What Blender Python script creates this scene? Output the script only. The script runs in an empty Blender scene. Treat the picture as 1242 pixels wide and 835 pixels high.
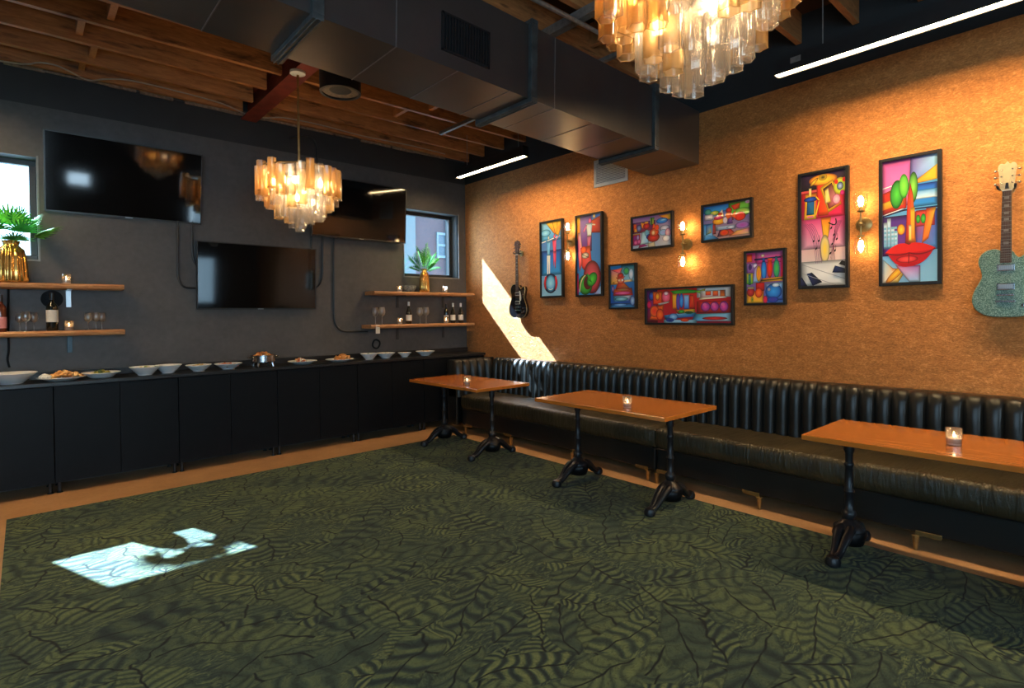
import bpy, bmesh, math, random
from mathutils import Vector, Matrix
random.seed(7)
PI = math.pi
sc = bpy.context.scene
COL = sc.collection

# ------------------------------------------------------------------ camera
YAW, PITCH, ROLL = [math.radians(a) for a in (41.64755236, -0.80337635, -0.63018219)]
FOC, CY, H = 664.516, 391.137, 1.47
CF = Vector((math.sin(YAW)*math.cos(PITCH), math.cos(YAW)*math.cos(PITCH), math.sin(PITCH)))
_r = Vector((math.cos(YAW), -math.sin(YAW), 0)); _u = _r.cross(CF)
CR = _r*math.cos(ROLL)+_u*math.sin(ROLL); CU = -_r*math.sin(ROLL)+_u*math.cos(ROLL)
def at(x, y, axis, val):
    """measure the photograph: where the sight line of a photo point meets the plane axis = val"""
    d = CF+CR*((x-621)/FOC)-CU*((y-CY)/FOC); c = Vector((0, 0, H))
    return c+d*((val-c[axis])/d[axis])
cam = bpy.data.cameras.new('camera'); cam.sensor_width = 36; cam.lens = FOC/1242*36
cam.shift_y = (CY-417.5)/1242; cam.clip_start = 0.05
co = bpy.data.objects.new('camera', cam); COL.objects.link(co)
co.matrix_world = Matrix(((CR.x, CU.x, -CF.x, 0), (CR.y, CU.y, -CF.y, 0), (CR.z, CU.z, -CF.z, H), (0, 0, 0, 1)))
sc.camera = co
XW, YW = 4.80, 6.39          # inner faces of the copper wall and of the charcoal wall
XL, YF = -3.0, -3.2          # the two walls out of the picture
ZJ = 3.66                    # underside of the joists

# ------------------------------------------------------------------ node helpers
class NT:
    def __init__(s, name):
        s.m = bpy.data.materials.new(name); s.m.use_nodes = True
        s.t = s.m.node_tree; s.t.nodes.clear()
        s.out = s.t.nodes.new('ShaderNodeOutputMaterial')
    def n(s, typ, **kw):
        nd = s.t.nodes.new('ShaderNode'+typ)
        for k, v in kw.items():
            if k.startswith('i_'):
                key = k[2:].replace('_', ' ')
                s.put(nd.inputs[int(key) if key.isdigit() else key], v)
            else: setattr(nd, k, v)
        return nd
    def put(s, sock, v):
        if hasattr(v, 'is_linked'): s.t.links.new(v, sock)
        else:
            if sock.type == 'RGBA' and len(v) == 3: v = (*v, 1)
            sock.default_value = v
    def math(s, op, a, b=0.0, c=None, clamp=False):
        nd = s.t.nodes.new('ShaderNodeMath'); nd.operation = op; nd.use_clamp = clamp
        s.put(nd.inputs[0], a); s.put(nd.inputs[1], b)
        if c is not None: s.put(nd.inputs[2], c)
        return nd.outputs[0]
    def vmath(s, op, a, b=(0, 0, 0), sc_=None):
        nd = s.t.nodes.new('ShaderNodeVectorMath'); nd.operation = op
        s.put(nd.inputs[0], a); s.put(nd.inputs[1], b)
        if sc_ is not None: s.put(nd.inputs['Scale'], sc_)
        return nd.outputs[0]
    def ramp(s, f, stops, interp='LINEAR'):
        nd = s.t.nodes.new('ShaderNodeValToRGB'); s.put(nd.inputs[0], f); e = nd.color_ramp.elements
        nd.color_ramp.interpolation = interp
        while len(e) < len(stops): e.new(0.5)
        for el, (p, c) in zip(e, stops): el.position = p; el.color = (*c, 1)
        return nd.outputs[0]
    def mix(s, f, a, b, blend='MIX'):
        nd = s.t.nodes.new('ShaderNodeMix'); nd.data_type = 'RGBA'; nd.blend_type = blend
        s.put(nd.inputs[0], f); s.put(nd.inputs[6], a); s.put(nd.inputs[7], b)
        return nd.outputs[2]
    def smooth(s, x, a, b):
        nd = s.t.nodes.new('ShaderNodeMapRange'); nd.interpolation_type = 'SMOOTHSTEP'
        s.put(nd.inputs[0], x); s.put(nd.inputs[1], a); s.put(nd.inputs[2], b)
        return nd.outputs[0]
    def coord(s, scale=(1, 1, 1), which='Object'):
        tc = s.n('TexCoord'); mp = s.n('Mapping'); s.put(mp.inputs[0], tc.outputs[which]); mp.inputs[3].default_value = scale
        return mp.outputs[0]
    def noise(s, v, scale, detail=3, rough=.5, dist=0):
        nd = s.n('TexNoise'); s.put(nd.inputs['Vector'], v); nd.inputs['Scale'].default_value = scale
        nd.inputs['Detail'].default_value = detail; nd.inputs['Roughness'].default_value = rough; nd.inputs['Distortion'].default_value = dist
        return nd.outputs
    def bump(s, h, strength=.3, dist=.01):
        nd = s.n('Bump'); s.put(nd.inputs['Height'], h); nd.inputs['Strength'].default_value = strength; nd.inputs['Distance'].default_value = dist
        return nd.outputs[0]
    def bsdf(s, color, rough=.5, metal=0, normal=None, **kw):
        b = s.n('BsdfPrincipled'); s.put(b.inputs['Base Color'], color); s.put(b.inputs['Roughness'], rough); s.put(b.inputs['Metallic'], metal)
        if normal is not None: s.put(b.inputs['Normal'], normal)
        for k, v in kw.items(): s.put(b.inputs[k.replace('_', ' ')], v)
        s.t.links.new(b.outputs[0], s.out.inputs[0]); return b

def plain(name, color, rough=.5, metal=0, vary=.12, scale=25, bump=0, **kw):
    m = NT(name); v = m.coord(); f = m.noise(v, scale, 4)[0]
    lo = tuple(c*(1-vary) for c in color); hi = tuple(min(1, c*(1+vary)) for c in color)
    nrm = m.bump(f, bump, .004) if bump else None
    m.bsdf(m.ramp(f, [(.3, lo), (.7, hi)]), rough, metal, nrm, **kw); return m.m
def emit(name, color, strength):
    m = NT(name); e = m.n('Emission'); m.put(e.inputs[0], color); e.inputs[1].default_value = strength
    m.t.links.new(e.outputs[0], m.out.inputs[0]); return m.m
def thin_glass(name, tint=(1, 1, 1), gloss=.12, translucent=0.0, tcol=(1, 1, 1), rough=.03):
    m = NT(name); tr = m.n('BsdfTransparent'); m.put(tr.inputs[0], tint)
    gl = m.n('BsdfGlossy'); gl.inputs['Roughness'].default_value = rough
    lw = m.n('LayerWeight'); lw.inputs[0].default_value = .25
    f = m.math('ADD', m.math('MULTIPLY', lw.outputs[1], .75), gloss*.35, clamp=True)
    mx = m.n('MixShader'); m.put(mx.inputs[0], f); m.t.links.new(tr.outputs[0], mx.inputs[1]); m.t.links.new(gl.outputs[0], mx.inputs[2])
    last = mx
    if translucent:
        tl = m.n('BsdfTranslucent'); m.put(tl.inputs[0], tcol)
        mx2 = m.n('MixShader'); mx2.inputs[0].default_value = translucent
        m.t.links.new(mx.outputs[0], mx2.inputs[1]); m.t.links.new(tl.outputs[0], mx2.inputs[2]); last = mx2
    m.t.links.new(last.outputs[0], m.out.inputs[0]); return m.m
def wood(name, dark, light, scale=(1, 12, 12), rough=.35, knots=False, coat=0, bump=.08):
    m = NT(name); v = m.coord(scale); n1 = m.noise(v, 3.0, 6, .6, 1.2)[0]; n2 = m.noise(v, 14, 3, .6)[0]
    f = m.math('ADD', m.math('MULTIPLY', n1, .75), m.math('MULTIPLY', n2, .25))
    c = m.ramp(f, [(.3, dark), (.52, tuple((a+b)/2 for a, b in zip(dark, light))), (.72, light)])
    if knots:
        vo = m.n('TexVoronoi'); m.put(vo.inputs['Vector'], m.coord((1.1, 3, 5))); vo.inputs['Scale'].default_value = 1.3
        k = m.smooth(vo.outputs['Distance'], .10, .03)
        c = m.mix(m.math('MULTIPLY', k, .75), c, tuple(x*.25 for x in dark))
    if knots: c = m.mix(m.smooth(m.noise(m.coord((.9, 4, 4)), 2.2, 4, .65)[0], .52, .70), c, tuple(x*.35 for x in dark))
    m.bsdf(c, rough, 0, m.bump(f, bump, .004), Coat_Weight=coat, Coat_Roughness=.08); return m.m

# ------------------------------------------------------------------ materials
M = {}
def copper_mat():
    m = NT('copper foil wallpaper'); v = m.coord((1, 1, 1))
    warp = m.noise(v, 9, 2)[1]; vw = m.vmath('ADD', v, m.vmath('SCALE', warp, sc_=.05))
    fine = m.noise(m.vmath('MULTIPLY', vw, (1, 1, 1.9)), 55, 6, .75)[0]
    mid = m.noise(m.vmath('MULTIPLY', vw, (1, .8, 1.6)), 16, 4, .65)[0]; big = m.noise(v, 1.6, 3)[0]
    br = m.n('TexBrick'); m.put(br.inputs['Vector'], m.vmath('MULTIPLY', m.n('SeparateXYZ').outputs[0] if False else v, (1, 1, 1)))
    f = m.math('ADD', m.math('ADD', m.math('MULTIPLY', fine, .62), m.math('MULTIPLY', mid, .3)), m.math('MULTIPLY', big, .12))
    c = m.ramp(f, [(.32, (.19, .064, .018)), (.45, (.46, .168, .040)), (.56, (.63, .245, .060)), (.69, (.92, .43, .14))])
    r = m.ramp(fine, [(.3, (.55,)*3), (.7, (.30,)*3)])
    m.bsdf(c, r, .5, m.bump(f, .75, .012), Sheen_Weight=.22, Sheen_Roughness=.45); return m.m
M['copper'] = copper_mat()
def charcoal_mat():
    m = NT('charcoal plaster'); v = m.coord(); a = m.noise(v, 2.2, 5, .6)[0]; b = m.noise(v, 18, 4, .6)[0]
    f = m.math('ADD', m.math('MULTIPLY', a, .6), m.math('MULTIPLY', b, .4))
    c = m.ramp(f, [(.35, (.050, .047, .046)), (.65, (.080, .075, .072))])
    m.bsdf(c, .62, 0, m.bump(f, .25, .01)); return m.m
M['charcoal'] = charcoal_mat()
M['blackpaint'] = plain('black wall paint', (.015, .016, .017), .65, vary=.2, scale=4)
def floor_mat():
    m = NT('sealed tan concrete'); v = m.coord(); a = m.noise(v, 3, 6, .65)[0]; b = m.noise(v, 40, 3)[0]
    f = m.math('ADD', m.math('MULTIPLY', a, .7), m.math('MULTIPLY', b, .3))
    c = m.ramp(f, [(.35, (.42, .225, .105)), (.65, (.56, .315, .155))])
    m.bsdf(c, .38, 0, m.bump(b, .08, .003)); return m.m
M['floor'] = floor_mat()
M['deck'] = wood('roof deck boards', (.035, .018, .009), (.075, .036, .016), (1, 8, 8), .7)
M['joist'] = wood('joist timber', (.24, .085, .025), (.56, .24, .078), (1.2, 9, 9), .6, knots=True)
M['block'] = wood('blocking timber', (.30, .12, .035), (.48, .21, .07), (9, 9, 1.5), .6)
M['redsteel'] = plain('red primed steel', (.16, .028, .016), .55, vary=.25, scale=9)
M['duct'] = plain('dark grey painted sheet metal', (.15, .142, .135), .34, .82, vary=.08, scale=3)
M['flange'] = plain('galvanised flange', (.10, .115, .118), .35, .6, vary=.3, scale=14)
M['galv'] = plain('galvanised steel', (.30, .29, .27), .4, .7, vary=.2, scale=30)
M['black'] = plain('black satin paint', (.010, .010, .011), .42, vary=.2)
M['cabinet'] = plain('black laminate', (.0045, .0055, .007), .5, vary=.12, scale=8, Specular_IOR_Level=.12)
M['counter'] = plain('black stone counter', (.010, .010, .011), .38, vary=.1, scale=50, Specular_IOR_Level=.35)
M['tvbody'] = plain('television plastic', (.008, .008, .008), .35)
M['screen'] = plain('black television screen', (.0025, .0025, .003), .055, vary=.02, Specular_IOR_Level=.5)
M['winframe'] = plain('black window frame', (.012, .013, .015), .4)
M['casing'] = plain('grey aluminium window bead', (.16, .165, .17), .45, vary=.1)
M['pane'] = thin_glass('window glass', (.96, .98, 1), .05)
M['leather'] = None
def leather(name, lo, hi, rough, creased=False):
    m = NT(name); v = m.coord(); a = m.noise(v, 5, 4, .6)[0]; b = m.noise(v, 260, 2)[0]
    h = m.math('ADD', m.math('MULTIPLY', a, .6), m.math('MULTIPLY', b, .15))
    if creased: h = m.math('ADD', h, m.math('MULTIPLY', m.noise(m.coord((1.6, 11, 1.6)), 2.6, 4, .6, .8)[0], 1.6))
    m.bsdf(m.ramp(a, [(.3, lo), (.7, hi)]), rough, 0, m.bump(h, .55 if creased else .25, .02 if creased else .012), Specular_IOR_Level=.4); return m.m
M['leather'] = leather('black leather', (.008, .0085, .008), (.014, .014, .0125), .34)
M['seatleather'] = leather('lamplit seat leather', (.024, .019, .0095), (.056, .043, .020), .36, True)  # same leather as the back, with lamplight from above put into its colour
M['brass'] = plain('aged brass', (.40, .26, .10), .35, .9, vary=.2)
M['iron'] = plain('black cast iron', (.014, .014, .016), .38, .3, vary=.2, scale=60, bump=.1)
M['tabletop'] = wood('varnished orange maple', (.46, .125, .014), (.56, .172, .024), (14, 1.1, 6), .22, coat=.45, bump=.03)
M['tableedge'] = M['tabletop']
M['shelf'] = wood('live edge plank', (.26, .10, .035), (.62, .30, .12), (1.4, 14, 10), .45)
M['led'] = emit('led strip', (1, .70, .36), 145)
M['bulb'] = emit('filament bulb', (1, .66, .30), 75)
M['chbulb'] = emit('chandelier bulb', (1, .72, .43), 135)
M['flame'] = emit('candle flame', (1, .62, .26), 40)
M['amber'] = thin_glass('amber glass', (1, .86, .62), .30, .34, (1, .70, .38), .10)
M['clear'] = thin_glass('clear glass', (.98, .97, .95), .36, .24, (1, .92, .80), .09)
M['bulbglass'] = thin_glass('clear shade glass', (.98, .97, .95), .15)
M['glass'] = thin_glass('stemware glass', (.93, .95, .97), .8, .26, (1, 1, 1), .06)
M['mercury'] = thin_glass('mercury glass', (.88, .86, .88), .7, .22, (1, .90, .80), .10)
M['wax'] = plain('candle wax', (.85, .75, .60), .5, vary=.05)
M['white'] = plain('white ceramic', (.78, .78, .77), .22, vary=.03)
M['whitepaint'] = plain('white vent paint', (.62, .62, .62), .5, vary=.05)
M['grille_dark'] = plain('vent cavity', (.10, .115, .13), .6)
M['gold'] = plain('gold glazed glass', (.72, .40, .11), .18, .85, vary=.3, scale=12)
M['leafA'] = plain('palm leaf', (.05, .30, .05), .6, vary=.45, scale=18, Specular_IOR_Level=.25)
M['leafB'] = plain('bright leaf', (.13, .45, .05), .6, vary=.35, scale=18, Specular_IOR_Level=.25)
M['stem'] = plain('leaf stalk', (.10, .22, .05), .5)
M['bottle'] = plain('dark bottle glass', (.006, .008, .006), .08, Coat_Weight=.5)
M['foil'] = plain('silver bottle foil', (.62, .60, .58), .35, .5)
M['paper'] = plain('cream label paper', (.66, .60, .52), .6, vary=.08, scale=120)
M['pinklabel'] = plain('pink label paper', (.62, .22, .20), .6)
M['amberbottle'] = plain('amber bottle glass', (.10, .022, .010), .1)
M['chrome'] = plain('chrome', (.42, .42, .43), .22, 1, vary=.04)
M['wire'] = plain('dull wound steel', (.22, .20, .17), .5, .7)
M['steel'] = plain('brushed steel', (.40, .41, .42), .32, .9, vary=.06)
M['stone'] = plain('grey green stone glaze', (.20, .22, .19), .5, vary=.5, scale=60)
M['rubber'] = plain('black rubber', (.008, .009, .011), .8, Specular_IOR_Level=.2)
M['cable'] = plain('pale cable', (.36, .30, .24), .5)
M['conduit'] = plain('black painted conduit', (.018, .018, .018), .4, .2)
M['conewood'] = plain('speaker cone', (.10, .075, .05), .45, vary=.4, scale=40)
def sparkle():
    m = NT('silver green sparkle'); v = m.coord(); vo = m.n('TexVoronoi'); m.put(vo.inputs['Vector'], v); vo.inputs['Scale'].default_value = 260
    f = m.math('MULTIPLY', m.n('SeparateColor', i_0=vo.outputs['Color']).outputs[0], 1.0)
    c = m.ramp(f, [(.1, (.075, .15, .115)), (.6, (.14, .25, .195)), (.95, (.32, .46, .37))])
    m.bsdf(c, .35, .35, None, Coat_Weight=.6, Coat_Roughness=.06); return m.m
M['sparkle'] = sparkle()
M['guitarblack'] = plain('black guitar lacquer', (.006, .006, .008), .12, Coat_Weight=.6)
M['rosewood'] = plain('rosewood', (.060, .026, .014), .45, vary=.3, scale=60)
M['maple'] = plain('maple neck', (.42, .20, .07), .35, vary=.15)
M['cream'] = plain('cream headstock', (.62, .50, .28), .35, vary=.1)
M['pearl'] = plain('white plastic', (.70, .68, .62), .3, vary=.05)

def rug_mat():
    m = NT('tropical leaf carpet'); p = m.vmath('MULTIPLY', m.coord(), (.85, 1.15, 1))
    wv = m.noise(p, 3.6, 2)[1]; p = m.vmath('ADD', p, m.vmath('SCALE', m.vmath('SUBTRACT', wv, (.5, .5, .5)), sc_=.20))
    wf = m.noise(p, 17, 2)[1]; p = m.vmath('ADD', p, m.vmath('SCALE', m.vmath('SUBTRACT', wf, (.5, .5, .5)), sc_=.014))
    def layer(scale, seed, freq, ratio):
        q = m.vmath('ADD', p, (seed, seed*1.7, 0))
        vo = m.n('TexVoronoi', voronoi_dimensions='2D'); m.put(vo.inputs['Vector'], q); vo.inputs['Scale'].default_value = scale; vo.inputs['Randomness'].default_value = 1.0
        loc = m.vmath('SUBTRACT', q, vo.outputs['Position'])
        col = m.n('SeparateColor', i_0=vo.outputs['Color'])
        rot = m.n('VectorRotate', rotation_type='Z_AXIS'); m.put(rot.inputs['Vector'], loc); m.put(rot.inputs['Angle'], m.math('MULTIPLY', col.outputs[0], 6.283))
        xyz = m.n('SeparateXYZ', i_0=rot.outputs[0]); u, v = xyz.outputs[0], xyz.outputs[1]
        av = m.math('ABSOLUTE', v); R = .66/scale
        un = m.math('DIVIDE', u, R)
        wid = m.math('MULTIPLY', m.math('SUBTRACT', 1.0, m.math('MULTIPLY', un, un)), R*ratio)
        d = m.math('SUBTRACT', wid, av)
        mask = m.smooth(d, 0.0, .014)
        line = m.math('MULTIPLY', m.smooth(m.math('ABSOLUTE', d), .0, .016), m.smooth(av, .001, .009))      # dark outline and midrib
        bow = m.math('MULTIPLY', m.math('MULTIPLY', av, av), 5.0)
        ph = m.math('SUBTRACT', u, m.math('SUBTRACT', m.math('MULTIPLY', av, m.math('ADD', .3, m.math('MULTIPLY', col.outputs[1], 1.1))), bow))
        ph = m.math('MULTIPLY', ph, m.math('MULTIPLY', m.math('ADD', .6, m.math('MULTIPLY', col.outputs[2], .8)), freq))
        rib = m.math('ADD', m.math('MULTIPLY', m.math('SINE', ph), .5), .5)
        ct = m.smooth(m.math('FRACT', m.math('MULTIPLY', col.outputs[1], 7.3)), .15, 1.0)
        val = m.math('ADD', m.math('MULTIPLY', m.smooth(rib, .05, .95), m.math('ADD', .18, m.math('MULTIPLY', ct, .5))), m.math('MULTIPLY', m.math('SUBTRACT', 1.0, ct), .38))
        val = m.math('MULTIPLY', val, m.math('ADD', .55, m.math('MULTIPLY', col.outputs[2], .65)))
        cut = m.math('ADD', .62, m.math('MULTIPLY', m.smooth(rib, .0, .22), .38))
        return mask, val, m.math('MULTIPLY', line, cut)
    def mx(f, x, y): return m.math('ADD', m.math('MULTIPLY', x, m.math('SUBTRACT', 1.0, f)), m.math('MULTIPLY', y, f))
    m1, v1, l1 = layer(2.3, 3.1, 80, .42); m2, v2, l2 = layer(3.0, 11.7, 105, .42); m3, v3, l3 = layer(4.2, 23.3, 140, .7)
    base = m.smooth(m.noise(m.vmath('MULTIPLY', p, (1, 2.4, 1)), 26, 4, .65, .8)[0], .35, .8)
    val = mx(m1, mx(m2, mx(m3, base, v3), v2), v1)
    lin = mx(m1, mx(m2, mx(m3, 1.0, l3), l2), l1)
    rdg = m.math('ABSOLUTE', m.math('SUBTRACT', m.noise(p, 5.0, 5, .66, 1.3)[0], .5)); lin = m.math('MULTIPLY', lin, m.math('ADD', .58, m.math('MULTIPLY', m.smooth(rdg, .0, .018), .42)))
    rd2 = m.math('ABSOLUTE', m.math('SUBTRACT', m.noise(m.vmath('ADD', p, (7, 3, 0)), 13, 4, .65, 1.6)[0], .5)); lin = m.math('MULTIPLY', lin, m.math('ADD', .66, m.math('MULTIPLY', m.smooth(rd2, .0, .035), .34)))
    streak = m.noise(m.vmath('MULTIPLY', p, (2.6, 1, 1)), 30, 4, .7)[0]; pile = m.noise(p, 420, 2)[0]; blotch = m.noise(p, 4.5, 4, .65)[0]
    val = m.math('MULTIPLY', val, m.math('ADD', .35, m.math('MULTIPLY', streak, 1.2)))
    val = m.math('MULTIPLY', val, m.smooth(blotch, -.05, .60))
    c = m.ramp(val, [(0.0, (.024, .043, .040)), (.22, (.052, .084, .058)), (.50, (.112, .150, .068)), (.9, (.22, .255, .095))])
    k = m.math('MULTIPLY', lin, m.math('ADD', .65, m.math('MULTIPLY', pile, .7)))
    c = m.mix(k, (.006, .010, .010), c)
    m.bsdf(c, .9, 0, m.bump(m.math('ADD', m.math('MULTIPLY', val, lin), m.math('MULTIPLY', pile, .4)), .5, .01), Specular_IOR_Level=.2, Sheen_Weight=.06); return m.m
M['rug'] = rug_mat()
def art_mat():
    m = NT('glazed art print'); a = m.n('VertexColor'); a.layer_name = 'print'; g = m.n('Gamma', i_0=a.outputs[0]); g.inputs[1].default_value = 1.25
    m.bsdf(g.outputs[0], .5, 0, None, Coat_Weight=.85, Coat_Roughness=.03); return m.m
M['art'] = art_mat()

# ------------------------------------------------------------------ mesh builder
class MB:
    def __init__(s): s.v = []; s.f = []; s.mi = []; s.cur = 0
    def add(s, vs, fs):
        b = len(s.v); s.v += [tuple(x) for x in vs]; s.f += [tuple(i+b for i in f) for f in fs]; s.mi += [s.cur]*len(fs); return s
    def mm(s, x0, x1, y0, y1, z0, z1, T=None):
        vs = [Vector((x, y, z)) for z in (z0, z1) for y in (y0, y1) for x in (x0, x1)]
        if T is not None: vs = [T @ q for q in vs]
        return s.add(vs, [(0, 2, 3, 1), (4, 5, 7, 6), (0, 1, 5, 4), (2, 6, 7, 3), (0, 4, 6, 2), (1, 3, 7, 5)])
    def lathe(s, prof, c=(0, 0, 0), n=24, T=None, lobes=0, amp=0, cap=True):
        vs = []; fs = []; k = len(prof)
        for r, z in prof:
            for i in range(n):
                a = 2*PI*i/n; rr = r*(1+amp*math.cos(lobes*a)) if lobes else r
                q = Vector((c[0]+rr*math.cos(a), c[1]+rr*math.sin(a), c[2]+z)); vs.append(T @ q if T is not None else q)
        for j in range(k-1):
            for i in range(n):
                i2 = (i+1) % n; fs.append((j*n+i, j*n+i2, (j+1)*n+i2, (j+1)*n+i))
        if cap:
            if prof[0][0] > 1e-5: fs.append(tuple(range(n))[::-1])
            if prof[-1][0] > 1e-5: fs.append(tuple((k-1)*n+i for i in range(n)))
        return s.add(vs, fs)
    def tube(s, path, r, n=8, cap=True):
        P = [Vector(p) for p in path]; R = r if isinstance(r, (list, tuple)) else [r]*len(P); vs = []; fs = []; ref = None
        for j, p in enumerate(P):
            d = ((P[min(j+1, len(P)-1)]-P[max(j-1, 0)])).normalized()
            if ref is None: ref = d.orthogonal().normalized()
            ref = (ref-d*ref.dot(d)); ref = ref.normalized() if ref.length > 1e-6 else d.orthogonal().normalized()
            b = d.cross(ref)
            for i in range(n): vs.append(p+(ref*math.cos(2*PI*i/n)+b*math.sin(2*PI*i/n))*R[j])
        for j in range(len(P)-1):
            for i in range(n): fs.append((j*n+i, j*n+(i+1) % n, (j+1)*n+(i+1) % n, (j+1)*n+i))
        if cap: fs.append(tuple(range(n))[::-1]); fs.append(tuple((len(P)-1)*n+i for i in range(n)))
        return s.add(vs, fs)
    def prism(s, pts, d0, d1, T=None):
        """outline in the local XZ plane, thickness along local Y from d0 to d1"""
        n = len(pts); vs = [Vector((x, d, z)) for d in (d0, d1) for x, z in pts]
        if T is not None: vs = [T @ q for q in vs]
        return s.add(vs, [tuple(range(n)), tuple(range(2*n-1, n-1, -1))]+[(i, i+n, (i+1) % n+n, (i+1) % n) for i in range(n)])
    def ball(s, c, r, n=12, k=7, sx=1, sy=1, sz=1):
        return s.lathe([(0.0001 if j in (0, k) else math.sin(PI*j/k)*r, -math.cos(PI*j/k)*r*sz) for j in range(k+1)], c, n)
    def build(s, name, mat, parent=None, smooth=False, bevel=0, loc=None, fixn=True, segs=2):
        me = bpy.data.meshes.new(name); me.from_pydata(s.v, [], s.f)
        for q in (mat if isinstance(mat, (list, tuple)) else [mat]): me.materials.append(q)
        if len(me.materials) > 1:
            for p, i in zip(me.polygons, s.mi): p.material_index = i
        if fixn:
            bm = bmesh.new(); bm.from_mesh(me); bmesh.ops.recalc_face_normals(bm, faces=bm.faces); bm.to_mesh(me); bm.free()
        if smooth:
            me.shade_smooth()
            if smooth != 'all': me.set_sharp_from_angle(angle=math.radians(smooth if smooth is not True else 40))
        o = bpy.data.objects.new(name, me); COL.objects.link(o)
        if parent is not None: o.parent = parent
        if loc is not None: o.location = loc
        if bevel:
            b = o.modifiers.new('soft edges', 'BEVEL'); b.width = bevel; b.segments = segs; b.limit_method = 'ANGLE'; b.angle_limit = math.radians(40)
        return o
def box(*a): return MB().mm(*a)
def catmull(P, k=6, closed=True):
    out = []; n = len(P)
    for i in range(n if closed else n-1):
        p0, p1, p2, p3 = [Vector((*P[j % n], 0)) if closed else Vector((*P[max(0, min(n-1, j))], 0)) for j in (i-1, i, i+1, i+2)]
        for q in range(k):
            t = q/k; v = .5*((2*p1)+(-p0+p2)*t+(2*p0-5*p1+4*p2-p3)*t*t+(-p0+3*p1-3*p2+p3)*t**3); out.append((v.x, v.y))
    return out
def tag(o, label, cat, group=None, kind=None):
    if label: o['label'] = label
    if cat: o['category'] = cat
    if group: o['group'] = group
    if kind: o['kind'] = kind
    return o
def empty(name, loc, rz=0):
    o = bpy.data.objects.new(name, None); COL.objects.link(o); o.location = loc; o.rotation_euler = (0, 0, rz); o.empty_display_size = .1; return o
def kids(o): return [c for c in bpy.data.objects if c.parent == o]
def copy_tree(o, parent=None):
    c = o.copy(); COL.objects.link(c)
    if parent is not None: c.parent = parent
    for ch in kids(o): copy_tree(ch, c)
    return c
def struct(o): o['kind'] = 'structure'; return o

def smooth_path(P, k=5):
    P = [Vector(p) for p in P]; out = []; n = len(P)
    for i in range(n-1):
        p0, p1, p2, p3 = P[max(0, i-1)], P[i], P[i+1], P[min(n-1, i+2)]
        for q in range(k):
            t = q/k; out.append(.5*((2*p1)+(-p0+p2)*t+(2*p0-5*p1+4*p2-p3)*t*t+(-p0+3*p1-3*p2+p3)*t**3))
    out.append(P[-1]); return out
# ------------------------------------------------------------------ the room shell
WIN = [(-.78, .10), (3.78, 4.665)]; WZ0, WZ1 = 2.0, 2.90; WT = .28      # two windows in the charcoal wall
struct(box(XL-.2, XW+.3, YF-.2, YW+.3, -.2, 0).build('floor', M['floor']))
w = MB(); xs = [XL-.2, WIN[0][0], WIN[0][1], WIN[1][0], WIN[1][1], XW+.3]
ZT = 3.67; ZB = at(850, 137, 0, XW).z
for i in range(5):
    if i in (1, 3): w.mm(xs[i], xs[i+1], YW, YW+WT, 0, WZ0); w.mm(xs[i], xs[i+1], YW, YW+WT, WZ1, ZB)
    else: w.mm(xs[i], xs[i+1], YW, YW+WT, 0, ZB)
w.mm(XL-.2, XW+.3, YW+.06, YW+WT, ZT, 4.1)
ZC = at(850, 137, 0, XW).z
w.cur = 1; w.mm(XL-.2, XW+.3, YW, YW+WT, ZC, ZT)
struct(w.build('wall_back', [M['charcoal'], M['blackpaint']]))
ZC = at(850, 137, 0, XW).z
w = MB(); w.mm(XW, XW+.3, YF-.2, YW, 0, ZC); w.cur = 1; w.mm(XW, XW+.3, YF-.2, YW, ZC, 4.1)
struct(w.build('wall_right', [M['copper'], M['blackpaint']]))
# the two walls behind the camera; openings placed for daylight, the left one added
w = MB(); LY0, LY1, LZ0, LZ1 = -2.7, .3, .9, 3.0
w.mm(XL-.2, XL, YF-.2, LY0, 0, 4.1).mm(XL-.2, XL, LY1, YW, 0, 4.1).mm(XL-.2, XL, LY0, LY1, 0, LZ0).mm(XL-.2, XL, LY0, LY1, LZ1, 4.1)
struct(w.build('wall_left', M['charcoal']))
w = MB(); FX0, FX1, FZ0, FZ1 = 3.2, 3.72, .8, 1.95; GX0, GX1, GZ0, GZ1 = .78, 1.16, 1.42, 1.70; AX0, AX1, AZ0, AZ1 = -2.8, .25, .2, 3.0
w.mm(XL, AX0, YF-.2, YF, 0, 4.1).mm(AX0, AX1, YF-.2, YF, 0, AZ0).mm(AX0, AX1, YF-.2, YF, AZ1, 4.1).mm(AX1, GX0, YF-.2, YF, 0, 4.1).mm(GX1, FX0, YF-.2, YF, 0, 4.1).mm(FX1, XW, YF-.2, YF, 0, 4.1)
w.mm(FX0, FX1, YF-.2, YF, 0, FZ0).mm(FX0, FX1, YF-.2, YF, FZ1, 4.1).mm(GX0, GX1, YF-.2, YF, 0, GZ0).mm(GX0, GX1, YF-.2, YF, GZ1, 4.1)
struct(w.build('wall_front', M['charcoal']))
struct(box(-1.5, 4.5, -9.6, -9.3, -.2, 3.4).build('glare_wall', plain('white sunlit render', (.8, .8, .78), .8)))  # unseen white wall added to brighten the glint in the left television

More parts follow.
